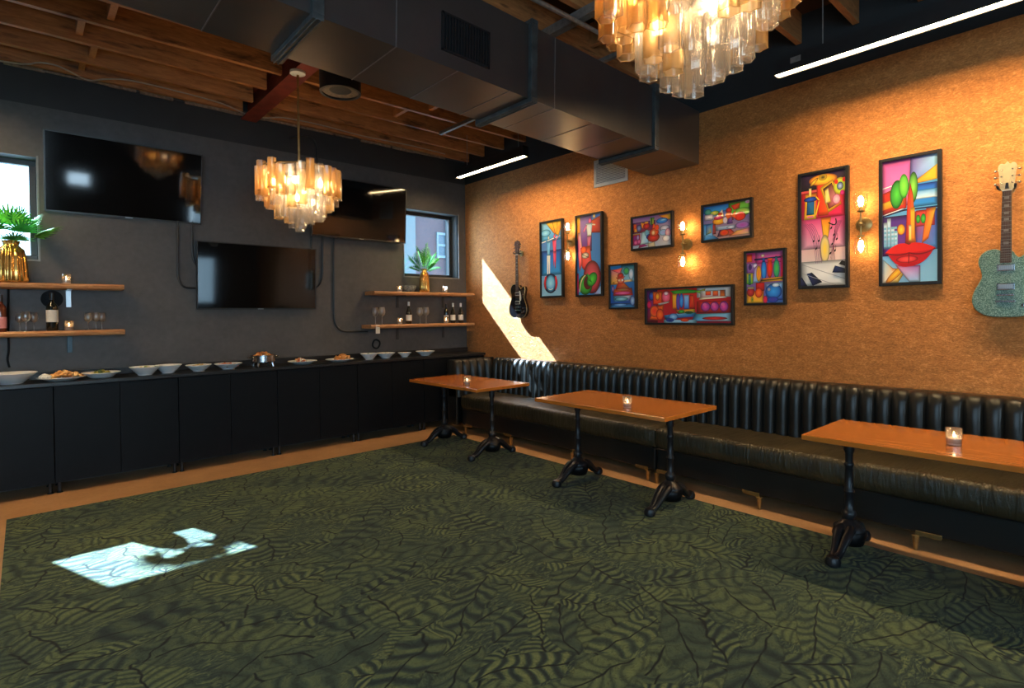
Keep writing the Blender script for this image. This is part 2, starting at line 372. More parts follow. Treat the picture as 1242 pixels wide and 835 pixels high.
def window(name, x0, x1, z0, z1, y, th, label):
    r = empty(name, ((x0+x1)/2, y, z0)); r['kind'] = 'structure'; r['label'] = label
    w2 = (x1-x0)/2; h = z1-z0; f = .05; ya, yb = th*.55, th*.55+.06
    m = MB(); m.mm(-w2, w2, ya, yb, 0, f).mm(-w2, w2, ya, yb, h-f, h).mm(-w2, -w2+f, ya, yb, f, h-f).mm(w2-f, w2, ya, yb, f, h-f)
    m.build('window_frame', M['winframe'], r, bevel=.004)
    box(-w2+f, w2-f, ya+.025, ya+.031, f, h-f).build('pane', M['pane'], r)
    t = .014; m = MB()
    m.mm(-w2, w2, -.006, .03, -t, .0).mm(w2-.0, w2+t, -.006, .03, -t, h+t).mm(-w2-t, -w2, -.006, .03, -t, h+t)
    m.build('edge_bead', M['casing'], r)
    return r
window('window_1', *WIN[0], WZ0, WZ1, YW, WT, 'black framed window showing white sky behind the potted palm')
window('window_2', *WIN[1], WZ0, WZ1, YW, WT, 'black framed window in the corner looking onto a pale mauve building')

ceil = empty('ceiling', (0, 0, ZJ)); ceil['kind'] = 'structure'; ceil['label'] = 'open timber ceiling of joists under dark roof boards'
DZ = .24
box(XL-.2, XW+.3, YF-.2, YW+.3, DZ, DZ+.1).build('roof_deck', M['deck'], ceil)
jy = [YW-.09-.412*0-.02, 5.93, 5.515, 5.095]+[5.095-.412*k for k in range(1, 20)]
JX = at(364, 85, 2, ZJ).x          # where the red girder interrupts the joists
for k, y in enumerate(jy):
    if y < YF: break
    m = MB()
    if k > 3: m.mm(XL, XW-.02, y-.022, y+.022, 0, DZ)
    else: m.mm(XL, JX-.09, y-.022, y+.022, .0, DZ).mm(JX+.09, XW-.02, y-.022, y+.022, .0, DZ)
    m.build('joist', M['joist'], ceil)
for xx, k in ((.42, 0), (.47, 1), (.36, 2), (.52, 3), (3.35, 3), (3.15, 2), (2.65, 5), (3.6, 8), (1.2, 6), (3.6, 10)):
    ya, yb = jy[k+1]+.022, jy[k]-.022
    box(xx-.022, xx+.022, ya, yb, .05, DZ).build('blocking', M['block'], ceil)
m = MB(); m.mm(JX-.08, JX+.08, 3.2, YW, -.045, -.03).mm(JX-.006, JX+.006, 3.2, YW, -.03, .19).mm(JX-.08, JX+.08, 3.2, YW, .19, .205)
m.build('steel_beam', M['redsteel'], ceil)['label'] = 'red primed steel beam carrying the joist ends'
# rough mortar line where the charcoal wall meets the timber
m = MB(); random.seed(3); x = XL
while x < XW-.35:
    l = random.uniform(.12, .5); hgt = random.uniform(.012, .04); m.mm(x, x+l, YW-.012-random.random()*.01, YW+.05, ZT-hgt*.4, ZT+hgt); x += l+random.choice((0, 0, .03, .1))
struct(m.build('trim_1', plain('rough mortar', (.20, .14, .10), .8, vary=.4, scale=30), None, bevel=.004))

# ------------------------------------------------------------------ duct
YD0 = at(849, 200, 0, XW).y; YD1 = at(792, 213, 0, XW).y+.03; ZD = at(849, 200, 0, XW).z
za = at(383, 19, 1, YD0); SL = (za.z-ZD)/(za.x-XW); DH = .50
dr = empty('air_duct', (XW, YD0, ZD)); tag(dr, 'big square dark grey air duct crossing under the ceiling to the copper wall', 'air duct')
dr.rotation_euler = (0, -math.atan(SL), 0)
LEN = 6.6; DW = YD1-YD0
m = MB(); m.mm(-LEN, -.02, 0, DW, 0, DH)
m.cur = 1
for k in range(14):
    xx = -.3-k*.42; m.mm(xx-.003, xx+.003, -.002, DW+.002, -.0035, -.0005)
    if k % 3 == 1: m.mm(xx-.003, xx+.003, -.0035, -.0005, 0, DH)
m.build('duct_body', [M['duct'], plain('bright seam', (.30, .29, .28), .35, .7)], dr)
fx = [at(*p, 1, YD0).x-XW for p in ((383, 15), (644, 113), (793, 178))]+[at(644, 113, 1, YD0).x-XW-3.05]
for xx in fx:
    m = MB(); t = .032; wd = .03
    m.mm(xx-wd, xx+wd, -t, DW+t, -t, 0).mm(xx-wd, xx+wd, -t, DW+t, DH, DH+t).mm(xx-wd, xx+wd, -t, 0, 0, DH).mm(xx-wd, xx+wd, DW, DW+t, 0, DH)
    for s in (-1, 1): m.mm(xx+s*.012-.004, xx+s*.012+.004, -t-.006, DW+t+.006, -t-.006, -t)
    m.build('flange', M['flange'], dr, bevel=.004)
vx0, vx1 = at(534, 40, 1, YD0).x-XW, at(592, 60, 1, YD0).x-XW
g = MB(); zv0, zv1 = .085, .315
g.mm(vx0, vx1, -.012, .0, zv0, zv0+.012).mm(vx0, vx1, -.012, .0, zv1-.012, zv1).mm(vx0, vx0+.012, -.012, 0, zv0, zv1).mm(vx1-.012, vx1, -.012, 0, zv0, zv1)
k = 15
for i in range(k):
    xx = vx0+.02+(vx1-vx0-.04)*(i+.5)/k; g.mm(xx-.006, xx+.002, -.014, -.001, zv0+.01, zv1-.01)
gv = g.build('side_grille', M['black'], dr)
box(vx0+.01, vx1-.01, -.003, -.0005, zv0+.01, zv1-.01).build('grille_backing', plain('vent dark', (.002, .002, .002), .8), gv)

# struts, conduits and hanging rods under the joists
def rod(name, p0, p1, r, mat, label, cat, group=None, square=False):
    if square:
        a, b = Vector(p0), Vector(p1); m = MB()
        if abs((b-a).y) > abs((b-a).x): m.mm(a.x-r, a.x+r, a.y, b.y, a.z-r, a.z-r*.6).mm(a.x-r, a.x-r*.6, a.y, b.y, a.z-r*.6, a.z+r).mm(a.x+r*.6, a.x+r, a.y, b.y, a.z-r*.6, a.z+r)
        else: m.mm(a.x, b.x, a.y-r, a.y+r, a.z-r, a.z+r)
        o = m.build(name, mat)
    else: o = MB().tube([p0, p1], r, 8).build(name, mat, smooth=True)
    return tag(o, label, cat, group)
p = at(664, 41.6, 2, ZJ-.035)
rod('support_strut', (p.x, 1.2, ZJ-.035), (p.x, 3.6, ZJ-.035), .033, M['galv'], 'wide galvanised support strut passing over the duct at its middle flange', 'strut', None, True)
p = at(729.5, 74.4, 2, ZJ-.025); q = at(537.7, 163, 2, ZJ-.025)
rod('support_strut', (p.x, .9, ZJ-.025), (p.x, q.y, ZJ-.025), .018, M['galv'], 'narrow galvanised strut crossing the joists on both sides of the duct', 'strut', None, True)
p = at(700, 22, 2, ZJ-.06)
rod('conduit_pipe', (1.0, p.y, ZJ-.085), (4.0, p.y, ZJ-.085), .016, M['galv'], 'grey conduit pipe crossing the wide strut beside the large chandelier', 'pipe')
# pale cable clipped along the top of the charcoal wall
pts = [(0, 74), (50, 76), (75, 82), (106, 97), (130, 96), (160, 98), (220, 112), (270, 126), (300, 139), (322, 143), (345, 143), (390, 152), (440, 165), (500, 177), (540, 187)]
path = [tuple(at(x, y, 2, ZJ-.008)) for x, y in pts]
path = [(path[0][0]-1.2, path[0][1]+.05, ZJ-.008)]+path; path = smooth_path(path, 4)
tag(MB().tube(path, .007, 6).build('wall_cable', M['cable'], smooth=True), 'pale cable wandering under the joists along the charcoal wall', 'cable')

# ceiling speaker
p = at(413, 113, 2, 3.30); sx, sy = p.x, p.y
rs = .5*(at(437, 112, 1, sy).x-at(389, 112, 1, sy).x)*.96
sp = empty('ceiling_speaker', (sx, sy, 3.30)); tag(sp, 'black round speaker hanging under the joists by the duct', 'speaker')
MB().lathe([(rs-.022, .02), (rs-.022, .0), (rs, .0), (rs, .26), (rs-.03, .28), (.02, .28)], n=40).build('speaker_can', M['black'], sp, smooth=True)
MB().lathe([(.001, .035), (.03, .03), (rs-.03, .012), (rs-.022, .012)], n=32, cap=False).build('speaker_cone', M['conewood'], sp, smooth=True)
MB().tube([(0, 0, .27), (0, 0, ZJ-3.30)], .012).build('mounting_rod', M['galv'], sp)

# ------------------------------------------------------------------ linear lamps over the copper wall
def linear_lamp(name, x, y0, y1, z, label, rods, plate=False):
    r = empty(name, (x, y0, z)); tag(r, label, 'linear lamp', 'linear lamps along the copper wall'); L = y1-y0
    m = MB(); m.mm(-.042, .042, 0, L, .03, .11).mm(-.042, -.034, 0, L, 0, .03).mm(.034, .042, 0, L, 0, .03).mm(-.034, .034, 0, .008, 0, .03).mm(-.034, .034, L-.008, L, 0, .03)
    m.build('lamp_housing', M['black'], r)
    box(-.034, .034, .008, L-.008, .009, .018).build('light_strip', M['led'], r)
    for yy in rods: MB().tube([(0, yy, .11), (0, yy, ZJ+.03-z)], .004, 6).build('suspension_rod', M['galv'], r)
    if plate: box(-.0445, -.042, L-.19, L-.12, .045, .085).build('rating_plate', M['galv'], r)
zl = 3.20
a, b = at(553, 216, 2, zl), at(640, 190, 2, zl)
linear_lamp('linear_lamp', (a.x+b.x)/2, b.y, a.y, zl, 'short black linear lamp glowing warm near the corner window', (.12, a.y-b.y-.2))
a, b = at(938, 92, 2, zl), at(1205, 12, 2, zl)
linear_lamp('linear_lamp', (a.x+b.x)/2, -.9, a.y, zl, 'long black linear lamp glowing warm above the tall framed prints', (.3, a.y+.9-.32), True)

linear_lamp('linear_lamp', -.80, 3.5, 6.1, 3.38, 'black linear lamp over the buffet end, mostly beyond the left picture edge', (.3, 2.2))
# ------------------------------------------------------------------ chandeliers
TUBE = {}
def tube_mesh(L, key):
    if (round(L, 3), key) in TUBE: return TUBE[(round(L, 3), key)]
    m = MB(); n = 18; rr = .034
    for r0 in (rr,): m.lathe([(r0*.90, .002), (r0*.93, 0), (r0*1.03, .0), (r0*1.03, .003), (r0, .005), (r0, L-.005), (r0*1.03, L-.003), (r0*1.03, L), (r0*.93, L), (r0*.90, L-.002)], n=n, lobes=6, amp=.12, cap=False)
    b = MB.__new__(MB); b.v, b.f, b.mi, b.cur = m.v, m.f, m.mi, 0
    o = b.build('glass_tube', M['amber'] if key else M['clear'], smooth='all'); me = o.data; bpy.data.objects.remove(o)
    # rim rings at both ends
    TUBE[(round(L, 3), key)] = me; return me
def chandelier(x, y, ztip, zcan, s, label):
    r = empty('chandelier', (x, y, ztip)); tag(r, label, 'chandelier', 'tiered glass tube chandeliers')
    MB().lathe([(.001, zcan-ztip), (.065, zcan-ztip), (.065, zcan-ztip-.02), (.02, zcan-ztip-.03), (.001, zcan-ztip-.03)], n=24).build('canopy', M['pearl'], r, smooth=True)
    MB().tube([(0, 0, zcan-ztip-.03), (0, 0, .60*s)], .011, 8).build('stem_rod', M['brass'], r, smooth=True)
    m = MB()
    for R, z in ((.35, .575), (.28, .50), (.195, .40), (.10, .31)):
        pts = [(R*s*math.cos(t), R*s*math.sin(t), z*s) for t in [2*PI*i/32 for i in range(33)]]; m.tube(pts, .006, 6)
        for q in range(4):
            t = q*PI/2+.4; m.tube([(R*s*math.cos(t), R*s*math.sin(t), z*s), (0, 0, (z+.03)*s)], .004, 5)
    m.tube([(0, 0, .22*s), (0, 0, .63*s)], .016, 10)
    m.build('ring_frame', M['brass'], r, smooth=True)
    rnd = random.Random(5)
    for R, n, z0, L in ((.350, 26, .315, .27), (.275, 20, .215, .27), (.190, 14, .125, .26), (.100, 7, .045, .26), (.0, 1, .0, .25)):
        for i in range(n):
            t = 2*PI*(i+.5*rnd.random()*.3)/n; amber = rnd.random() < (.62 if R > .2 else .25)
            o = bpy.data.objects.new('glass_tube', tube_mesh(L*s, amber)); COL.objects.link(o); o.parent = r
            o.location = (R*s*math.cos(t), R*s*math.sin(t), z0*s+rnd.choice((-.03, -.01, .0, .03))); o.rotation_euler = (0, 0, rnd.random())
    for R, z, n in ((.24, .44, 6), (.13, .30, 3)):
        for i in range(n):
            t = 2*PI*i/n; q = MB(); q.ball((R*s*math.cos(t), R*s*math.sin(t), z*s), .020, 10, 6, sz=1.6); q.build('bulb', M['chbulb'], r, smooth='all')
    return r
zb = ZJ-.047; p = at(361, 87, 2, zb); t = at(361, 281, 1, p.y)
chandelier(p.x, p.y, t.z, zb, (at(413, 215, 1, p.y)-at(309, 215, 1, p.y)).length/.83, 'smaller looking glass tube chandelier hanging in front of the charcoal wall and televisions')
p = CF*1.98; d = CF+CR*((842-621)/FOC)-CU*((116-CY)/FOC); p = Vector((0, 0, H))+d*1.98
chandelier(p.x, p.y, p.z, ZJ+.02, .9, 'large close glass tube chandelier cut off by the top of the picture')

# ------------------------------------------------------------------ carpet
RZ = .012
ry = at(12, 629.5, 2, RZ).y
tag(box(-.125, 3.885, -2.2, ry, 0.0005, RZ).build('rug', M['rug'], bevel=.004), 'large dark green rug with a tropical leaf pattern', 'rug')

# ------------------------------------------------------------------ black cabinets and counter
CX = [-.74+.908*k for k in range(7)]; YC = 5.975
cab_labels = ['black cabinet with the white soup bowl above it, cut by the left picture edge',
              'black two door cabinet under the food platter and the plate of greens',
              'black two door cabinet under the paired shallow bowls left of the chafing dish',
              'black two door cabinet under the silver chafing dish and the cheese plate',
              'black two door cabinet under the orange chips plate and two white bowls',
              'black cabinet end unit behind the banquette return and the corner table']
for k in range(6):
    x0, x1 = CX[k], CX[k+1]; W = x1-x0
    if k == 5: W = XW-.012-x0
    r = empty('cabinet', (x0+W/2, YC, 0)); tag(r, cab_labels[k], 'cabinet', 'black cabinets along the charcoal wall')
    D = YW-YC-.012
    box(-W/2+.002, W/2-.002, .02, D, .095, .912).build('body', M['cabinet'], r, bevel=.002)
    for s in (-1, 1):
        a, b = (-W/2+.003, -.002) if s < 0 else (.002, W/2-.003)
        box(a, b, 0, .019, .10, .908).build('door', M['cabinet'], r, bevel=.002)
        for yy in (.065, D-.06):
            MB().lathe([(.022, 0), (.022, .006), (.014, .012), (.014, .095)], (s*(W/2-.03), yy, 0), 14).build('leg', M['black'], r, smooth=True)
ctr = empty('countertop', ((CX[0]+XW)/2, YC-.02, .9125)); tag(ctr, 'long black countertop holding the buffet plates and bowls', 'countertop')
cw = (XW-.006-CX[0])/2
box(-cw, cw, 0, YW-.004-(YC-.02), 0, .0325).build('slab', M['counter'], ctr, bevel=.004)
box(-cw, cw, YW-.004-(YC-.02)-.018, YW-.004-(YC-.02), .0325, .095).build('backsplash', M['counter'], ctr, bevel=.002)
ZCT = .9455

# ------------------------------------------------------------------ televisions
def television(x, y, z, tilt, label):
    r = empty('television', (x, y, z)); r.rotation_euler = (math.radians(tilt), 0, 0)
    tag(r, label, 'television', 'televisions on the charcoal wall')
    W, Hh = 1.235/2, .705/2; m = MB(); f = .011
    m.mm(-W, W, 0, .035, -Hh, Hh).mm(-W+.25, W-.25, .035, .055, -Hh+.12, Hh-.15)
    m.build('casing', M['tvbody'], r, bevel=.004)
    m = MB(); m.mm(-W, W, -.006, 0, -Hh, -Hh+f*1.5).mm(-W, W, -.006, 0, Hh-f, Hh).mm(-W, -W+f, -.006, 0, -Hh, Hh).mm(W-f, W, -.006, 0, -Hh, Hh)
    m.build('bezel', M['tvbody'], r, bevel=.0015)
    box(-W+f, W-f, -.003, .0, -Hh+f*1.5, Hh-f).build('screen', M['screen'], r)
    box(-.03, .03, -.0065, -.006, -Hh+.004, -Hh+.010).build('logo_bar', M['steel'], r)
    m = MB(); d = YW-y-.012
    m.mm(-.22, .22, .055, .075, -.2, .2)
    m.build('mount_plate', M['black'], r)
    if d > .085:
        a = math.radians(tilt)
        m = MB().tube([(0, .07, 0), (0, d*math.cos(a)+.0, -d*math.sin(a))], .022, 8); m.build('mount_arm', M['black'], r)
    return r
television(.765, 6.315, 2.781, 9.2, 'wide black television tilted down beside the left window')
television(1.934, 6.300, 1.908, 3.2, 'lowest black television, centred over the buffet counter')
television(3.110, 6.245, 2.762, 3.5, 'black television behind the small chandelier, beside the corner window')

# conduits running between televisions
def wall_path(pts, y=YW-.016): return [tuple(at(px, py, 1, y)) for px, py in pts]
for pts, lab in (([(215.5, 268), (215.5, 300), (215.5, 330), (216.5, 338), (220, 345), (226, 349), (236, 349.5), (246, 349.5)], 'black conduit curving from under the tilted left television to the lowest television'),
                 ([(233, 268), (233, 290), (233.5, 308), (236, 318), (241, 323), (246, 324)], 'short black conduit close against the left side of the lowest television'),
                 ([(378, 280), (378, 292), (378, 310)], 'straight black conduit dropping behind the upper corner of the lowest television'),
                 ([(391.5, 282), (391.5, 310), (391.5, 330), (390.5, 339), (387, 346), (381, 350)], 'black conduit curling round the right side of the lowest television'),
                 ([(352, 168), (366, 166), (378, 168), (383, 175), (384.5, 186), (384.5, 225)], 'thin black conduit looping down the wall behind the small chandelier'),
                 ([(405, 282), (405, 320), (405, 360), (405.5, 385), (408, 395), (414, 401), (424, 402.3), (446, 402.3)], 'long black conduit running down to the lower corner shelf')):
    tag(MB().tube(smooth_path(wall_path(pts)), .011, 8).build('conduit_pipe', M['conduit'], smooth=True), lab, 'conduit', 'conduits between the televisions')

# ------------------------------------------------------------------ shelves
YSF = 6.135
def live_shelf(name, x0, x1, zt, th, label, seed):
    rnd = random.Random(seed); n = 40
    m = MB(); vs = []; fs = []
    ph = rnd.random()*9
    for i in range(n+1):
        x = x0+(x1-x0)*i/n; e = .010*math.sin(x*5+ph)+.006*math.sin(x*17+ph*2)+.003*rnd.uniform(-1, 1)
        for yy, zz in ((YSF+e+.008, zt), (YSF+e-.004, zt-th*.35), (YSF+e+.004, zt-th*.8), (YSF+e+.018, zt-th), (YW-.004, zt-th), (YW-.004, zt)): vs.append((x, yy, zz))
    k = 6
    for i in range(n):
        for j in range(k): fs.append((i*k+j, i*k+(j+1) % k, (i+1)*k+(j+1) % k, (i+1)*k+j))
    fs.append(tuple(range(k))); fs.append(tuple(n*k+j for j in range(k))[::-1])
    m.add(vs, fs)
    r = empty(name, (x0, YW, zt)); m.v = [(a-x0, b-YW, c-zt) for a, b, c in m.v]
    m.build('plank', M['shelf'], r, smooth=35)
    return tag(r, label, 'shelf', 'live edge plank shelves')
def bracket(sh, px, py_top, mat, holes=False):
    x = at(px, py_top, 1, YW-.01).x-sh.location.x; z = -.052
    m = MB(); m.mm(x-.019, x+.019, -.012, -.004, z-.15, z+.008).mm(x-.019, x+.019, -.20, -.004, z+.0, z+.008)
    m.build('bracket', mat, sh, bevel=.002)
zsl1, zsl2 = at(100, 344.5, 1, YSF).z, at(100, 401, 1, YSF).z
zsr1, zsr2 = at(515, 354.5, 1, YSF).z, at(515, 393, 1, YSF).z
xl1, xl2 = at(150.6, 346, 1, YSF).x, at(151.5, 401, 1, YSF).x
S = {}
S['l1'] = live_shelf('wall_shelf', -.75, xl1, zsl1, .046, 'wooden plank shelf under the left window carrying the big palm vase', 1)
S['l2'] = live_shelf('wall_shelf', -.75, xl2, zsl2, .046, 'lower plank shelf holding two groups of wine glasses and the white label bottle', 2)
xa, xb = at(454, 355, 1, YSF).x, at(575.5, 356.5, 1, YSF).x
S['r1'] = live_shelf('wall_shelf', xa, min(xb, XW-.01), zsr1, .046, 'upper corner plank shelf with the slim gold vase and small plant', 3)
xa = at(450, 393, 1, YSF).x
S['r2'] = live_shelf('wall_shelf', xa, min(xb, XW-.01), zsr2, .046, 'lower corner plank shelf with three wine bottles and small glasses', 4)
bracket(S['l1'], 83, 355, M['steel']); bracket(S['l2'], 84.5, 412, plain('dark blue steel', (.03, .05, .06), .4, .5))
bracket(S['l1'], -22, 355, M['steel']); bracket(S['l2'], -22, 412, M['black'])
for s in ('r1', 'r2'):
    for px in (482, 537.5): bracket(S[s], px, 362 if s == 'r1' else 401, M['black'])

# things on the shelves ------------------------------------------------
def votive(name, loc, h, label, group, lit=True):
    r = empty(name, loc); tag(r, label, 'candle holder', group); R = h*.40
    MB().lathe([(R*.90, .0), (R*.95, h*.05), (R*.95, h*.5), (R*.97, h), (R*.90, h), (R*.86, h*.12)], n=20, cap=False).build('glass_cup', M['mercury'], r, smooth='all')
    MB().lathe([(.001, .002), (R*.8, .002), (R*.8, h*.42), (R*.2, h*.45), (.001, h*.44)], n=16).build('candle', M['wax'], r, smooth=True)
    MB().lathe([(.001, h*.46), (R*.16, h*.54), (R*.12, h*.66), (.001, h*.80)], n=8).build('flame', M['flame'], r, smooth='all')
    return r
def wine_glass(loc, h, label, group):
    r = empty('wine_glass', loc); tag(r, label, 'wine glass', group); k = h/.2
    MB().lathe([(.033*k, 0), (.033*k, .002*k), (.006*k, .008*k), (.0035*k, .02*k), (.0035*k, .085*k), (.012*k, .098*k)], n=20).build('stem', M['glass'], r, smooth='all')
    MB().lathe([(.004*k, .094*k), (.026*k, .108*k), (.038*k, .135*k), (.036*k, .165*k), (.029*k, .2*k)], n=20, cap=False).build('bowl', M['glass'], r, smooth='all')
    return r
def bottle(loc, h, label, kind, group=None):
    r = empty('wine_bottle', loc); tag(r, label, 'bottle', group); k = h/.30
    gm = M['amberbottle'] if kind == 'pink' else M['bottle']
    if kind == 'burgundy': pr = [(.034, 0), (.038, .006), (.038, .14), (.030, .175), (.017, .215), (.0145, .25), (.0145, .298), (.001, .30)]
    else: pr = [(.034, 0), (.0375, .006), (.0375, .185), (.033, .205), (.018, .225), (.0145, .24), (.0145, .298), (.001, .30)]
    MB().lathe([(a*k, b*k) for a, b in pr], n=24).build('glass', gm, r, smooth=True)
    lz0, lz1 = (.045, .125) if kind != 'pink' else (.03, .12)
    if kind == 'bordeaux': lz0, lz1 = .07, .165
    MB().lathe([(pr[2][0]*k+.0006, lz0*k), (pr[2][0]*k+.0006, lz1*k)], n=24, cap=False).build('label_paper', M['pinklabel'] if kind == 'pink' else M['paper'], r, smooth='all')
    fm = M['foil'] if kind == 'burgundy' else M['black']
    MB().lathe([(.0155*k, .245*k), (.0158*k, .30*k), (.001, .302*k)], n=16, cap=False).build('foil_cap', fm, r, smooth=True)
    return r
YI = 6.235
def shelf_x(px, py): return at(px, py, 1, YI).x
def hgt(px, py0, py1, y=YI): return at(px, py0, 1, y).z-at(px, py1, 1, y).z
g = 'votive candles on the plank shelves'
for px, s, z, lab in ((81.5, 'l1', zsl1, 'small lit votive candle on the upper shelf right of the big palm vase'),
                      (83.5, 'l2', zsl2, 'small lit votive candle between white label bottle and wine glasses'),
                      (485, 'r1', zsr1, 'small votive candle at the outer end of the upper corner shelf'),
                      (540, 'r1', zsr1, 'small votive candle right of the slim gold vase'),
                      (485, 'r2', zsr2, 'small votive candle left of the lone bottle on the lower corner shelf'),
                      (541, 'r2', zsr2, 'small votive candle in front of the pair of bottles')):
    yy = YI-.05 if px == 541 else YI
    votive('votive_candle', (at(px, 380, 1, yy).x, yy, z), .088, lab, g)
gl = 'wine glasses on the plank shelves'
for px, dy, z, h, lab in ((24, 0, zsl2, .155, 'wine glass at the left of the three beside the black cable'),
                          (31.5, -.05, zsl2, .17, 'wine glass in the middle of the three beside the black cable'),
                          (41, .01, zsl2, .16, 'wine glass nearest the white label bottle, left of it'),
                          (107, .0, zsl2, .155, 'wine glass nearest the lit candle in the group at the shelf end'),
                          (116.5, -.04, zsl2, .16, 'middle wine glass of the group at the shelf end'),
                          (123.5, .04, zsl2, .155, 'wine glass closest to the free end of the lower left shelf'),
                          (455.5, .0, zsr2, .215, 'wine glass at the outer end of the lower corner shelf'),
                          (463.5, -.02, zsr2, .22, 'second wine glass from the outer end of the lower corner shelf'),
                          (509.5, .0, zsr2, .215, 'wine glass just right of the lone bottle on the corner shelf'),
                          (517, -.02, zsr2, .22, 'wine glass left of the candle and paired bottles on the corner shelf')):
    yy = YI+dy; wine_glass((at(px, 395, 1, yy).x, yy, z), h, lab, gl)
bottle((shelf_x(63.5, 395), YI, zsl2), .33, 'dark wine bottle with square white label on the lower left shelf', 'bordeaux')
bottle((shelf_x(1, 395), YI, zsl2), .31, 'amber bottle with pink label cut by the left picture edge', 'pink')
gb = 'wine bottles on the lower corner shelf'
bottle((shelf_x(496, 390), YI, zsr2), .29, 'lone wine bottle with silver top between the glasses on the corner shelf', 'burgundy', gb)
bottle((shelf_x(548.5, 390), YI-.02, zsr2), .275, 'wine bottle with cream label beside the candle, left of the last pair', 'burgundy', gb)
bottle((shelf_x(558, 390), YI-.02, zsr2), .275, 'wine bottle closest to the copper wall on the corner shelf', 'burgundy', gb)
bottle((shelf_x(545, 390), YI+.07, zsr2), .265, 'all black bottle standing behind the paired bottles', 'dark', gb)
# grey bowl
r = empty('stone_bowl', (shelf_x(498, 350), YI+.03, zsr1)); tag(r, 'grey green mottled bowl next to the slim gold vase', 'bowl')
MB().lathe([(.04, 0), (.06, .01), (.085, .05), (.09, .085), (.084, .085), (.078, .05), (.05, .018), (.001, .014)], n=28).build('bowl', M['stone'], r, smooth=True)

def vase(r, R, h, flare):
    pr = [(R*.78, 0), (R*.95, .012), (R, h*.06), (R*.97, h*.30), (R*.90, h*.60), (R*.78, h*.80), (R*.50, h*.88), (R*.44, h*.92), (R*.52, h*.96), (R*.55, h), (R*.48, h), (R*.38, h*.92), (R*.42, h*.86)]
    return MB().lathe(pr, n=96, lobes=16, amp=.045, cap=False).build('vase', M['gold'], r, smooth=60)
def frond(L, az, lean, mat_, width, nl, spread, parent, z0, name='frond', droop=.5, wr=.055):
    m = MB(); mats = [mat_, M['stem']]
    dirh = Vector((math.cos(az), math.sin(az), 0)); P = []
    for i in range(13):
        t = i/12; ang = lean+droop*t*t
        if i == 0: p = Vector((0, 0, z0))
        else: p = P[-1]+(dirh*math.sin(ang)+Vector((0, 0, 1))*math.cos(ang))*L/12
        P.append(p)
    m.cur = 1; m.tube(P, [.004*(1-.7*i/12) for i in range(13)], 5); m.cur = 0
    side = Vector((-dirh.y, dirh.x, 0))
    for i in range(nl):
        t = .28+.70*i/max(1, nl-1); j = min(11, int(t*12)); p = P[j].lerp(P[j+1], t*12-j); tg = (P[j+1]-P[j]).normalized()
        ll = width*math.sin(PI*(.18+.80*(t-.28)/.72))*1.05
        for s in (-1, 1):
            d = (side*s*math.sin(spread)+tg*math.cos(spread)+Vector((0, 0, .10))).normalized(); nrm = d.cross(tg)
            if nrm.length < 1e-3: continue
            nrm.normalize(); w = d.cross(nrm).normalized()*max(.0045, ll*wr); up = nrm*(.006)
            q = [p, p+d*ll*.35+w-up, p+d*ll*.75+w*.6-up*2, p+d*ll-up*3, p+d*ll*.75-w*.6-up*2, p+d*ll*.35-w-up, p+d*ll*.4+up]
            m.add(q, [(0, 1, 6), (1, 2, 6), (2, 3, 6), (3, 4, 6), (4, 5, 6), (5, 0, 6)])
    # terminal leaflet
    p = P[-1]; tg = (P[-1]-P[-2]).normalized(); m.add([p-side*.008, p+side*.008, p+tg*width*.5], [(0, 1, 2)])
    return m.build(name, mats, parent, fixn=False)
def fan(L, az, lean, mat_, R, n, parent, z0, name='frond'):
    """a fan palm leaf: long narrow fingers spreading from the end of the stalk"""
    m = MB(); dirh = Vector((math.cos(az), math.sin(az), 0)); ax = (dirh*math.sin(lean)+Vector((0, 0, 1))*math.cos(lean)).normalized()
    p0 = Vector((0, 0, z0)); p1 = p0+ax*L; side = Vector((-dirh.y, dirh.x, 0)); nr = ax.cross(side).normalized()
    m.cur = 1; m.tube([p0, (p0+p1)/2+nr*.01, p1], [.004, .003, .0025], 5); m.cur = 0
    for i in range(n):
        a = (i/(n-1)-.5)*2.7; d = (ax*math.cos(a)+side*math.sin(a)).normalized(); w = d.cross(nr).normalized()*R*.045; l = R*(1-.25*abs(a)/1.45); dn = -nr*.0+Vector((0, 0, -1))*l*.10
        q = [p1, p1+d*l*.35+w, p1+d*l*.7+w*.7+dn*.4, p1+d*l+dn, p1+d*l*.7-w*.7+dn*.4, p1+d*l*.35-w, p1+d*l*.45+nr*.005]
        m.add(q, [(0, 1, 6), (1, 2, 6), (2, 3, 6), (3, 4, 6), (4, 5, 6), (5, 0, 6)])
    return m.build(name, [mat_, M['stem']], parent, fixn=False)
def plant(name, px, z, vh, vR, fronds, label, y=YI, seed=1):
    r = empty(name, (at(px, 330, 1, y).x, y, z)); tag(r, label, 'potted plant'); rnd = random.Random(seed)
    vase(r, vR, vh, 0)
    for az, lean, L, wd, nl, sp, mt in fronds: fan(L, az, lean, M[mt], wd, nl, r, vh*.80) if sp == 0 else frond(L, az, lean, M[mt], wd, nl, sp, r, vh*.80, droop=rnd.uniform(.05, .35), wr=.10)
    return r
D2 = math.radians
vh = hgt(15, 292, 343)
fr = [(D2(a), l, L*1.15, R_*1.22, 15, 0, m_) for a, l, L, R_, m_ in ((-12, .98, .17, .20, 'leafB'), (20, .55, .18, .17, 'leafA'), (-60, .75, .16, .16, 'leafA'), (-95, .35, .19, .17, 'leafB'), (-130, .75, .17, .17, 'leafA'), (180, .75, .18, .18, 'leafA'), (140, .3, .20, .17, 'leafA'), (-150, 1.1, .15, .16, 'leafB'), (70, .25, .19, .16, 'leafA'), (-35, .25, .20, .16, 'leafA'), (-80, 1.15, .13, .15, 'leafA'))]
plant('potted_palm', 14, zsl1, vh, .105, fr, 'spiky green palm in a ribbed gold vase in front of the left window', seed=2)
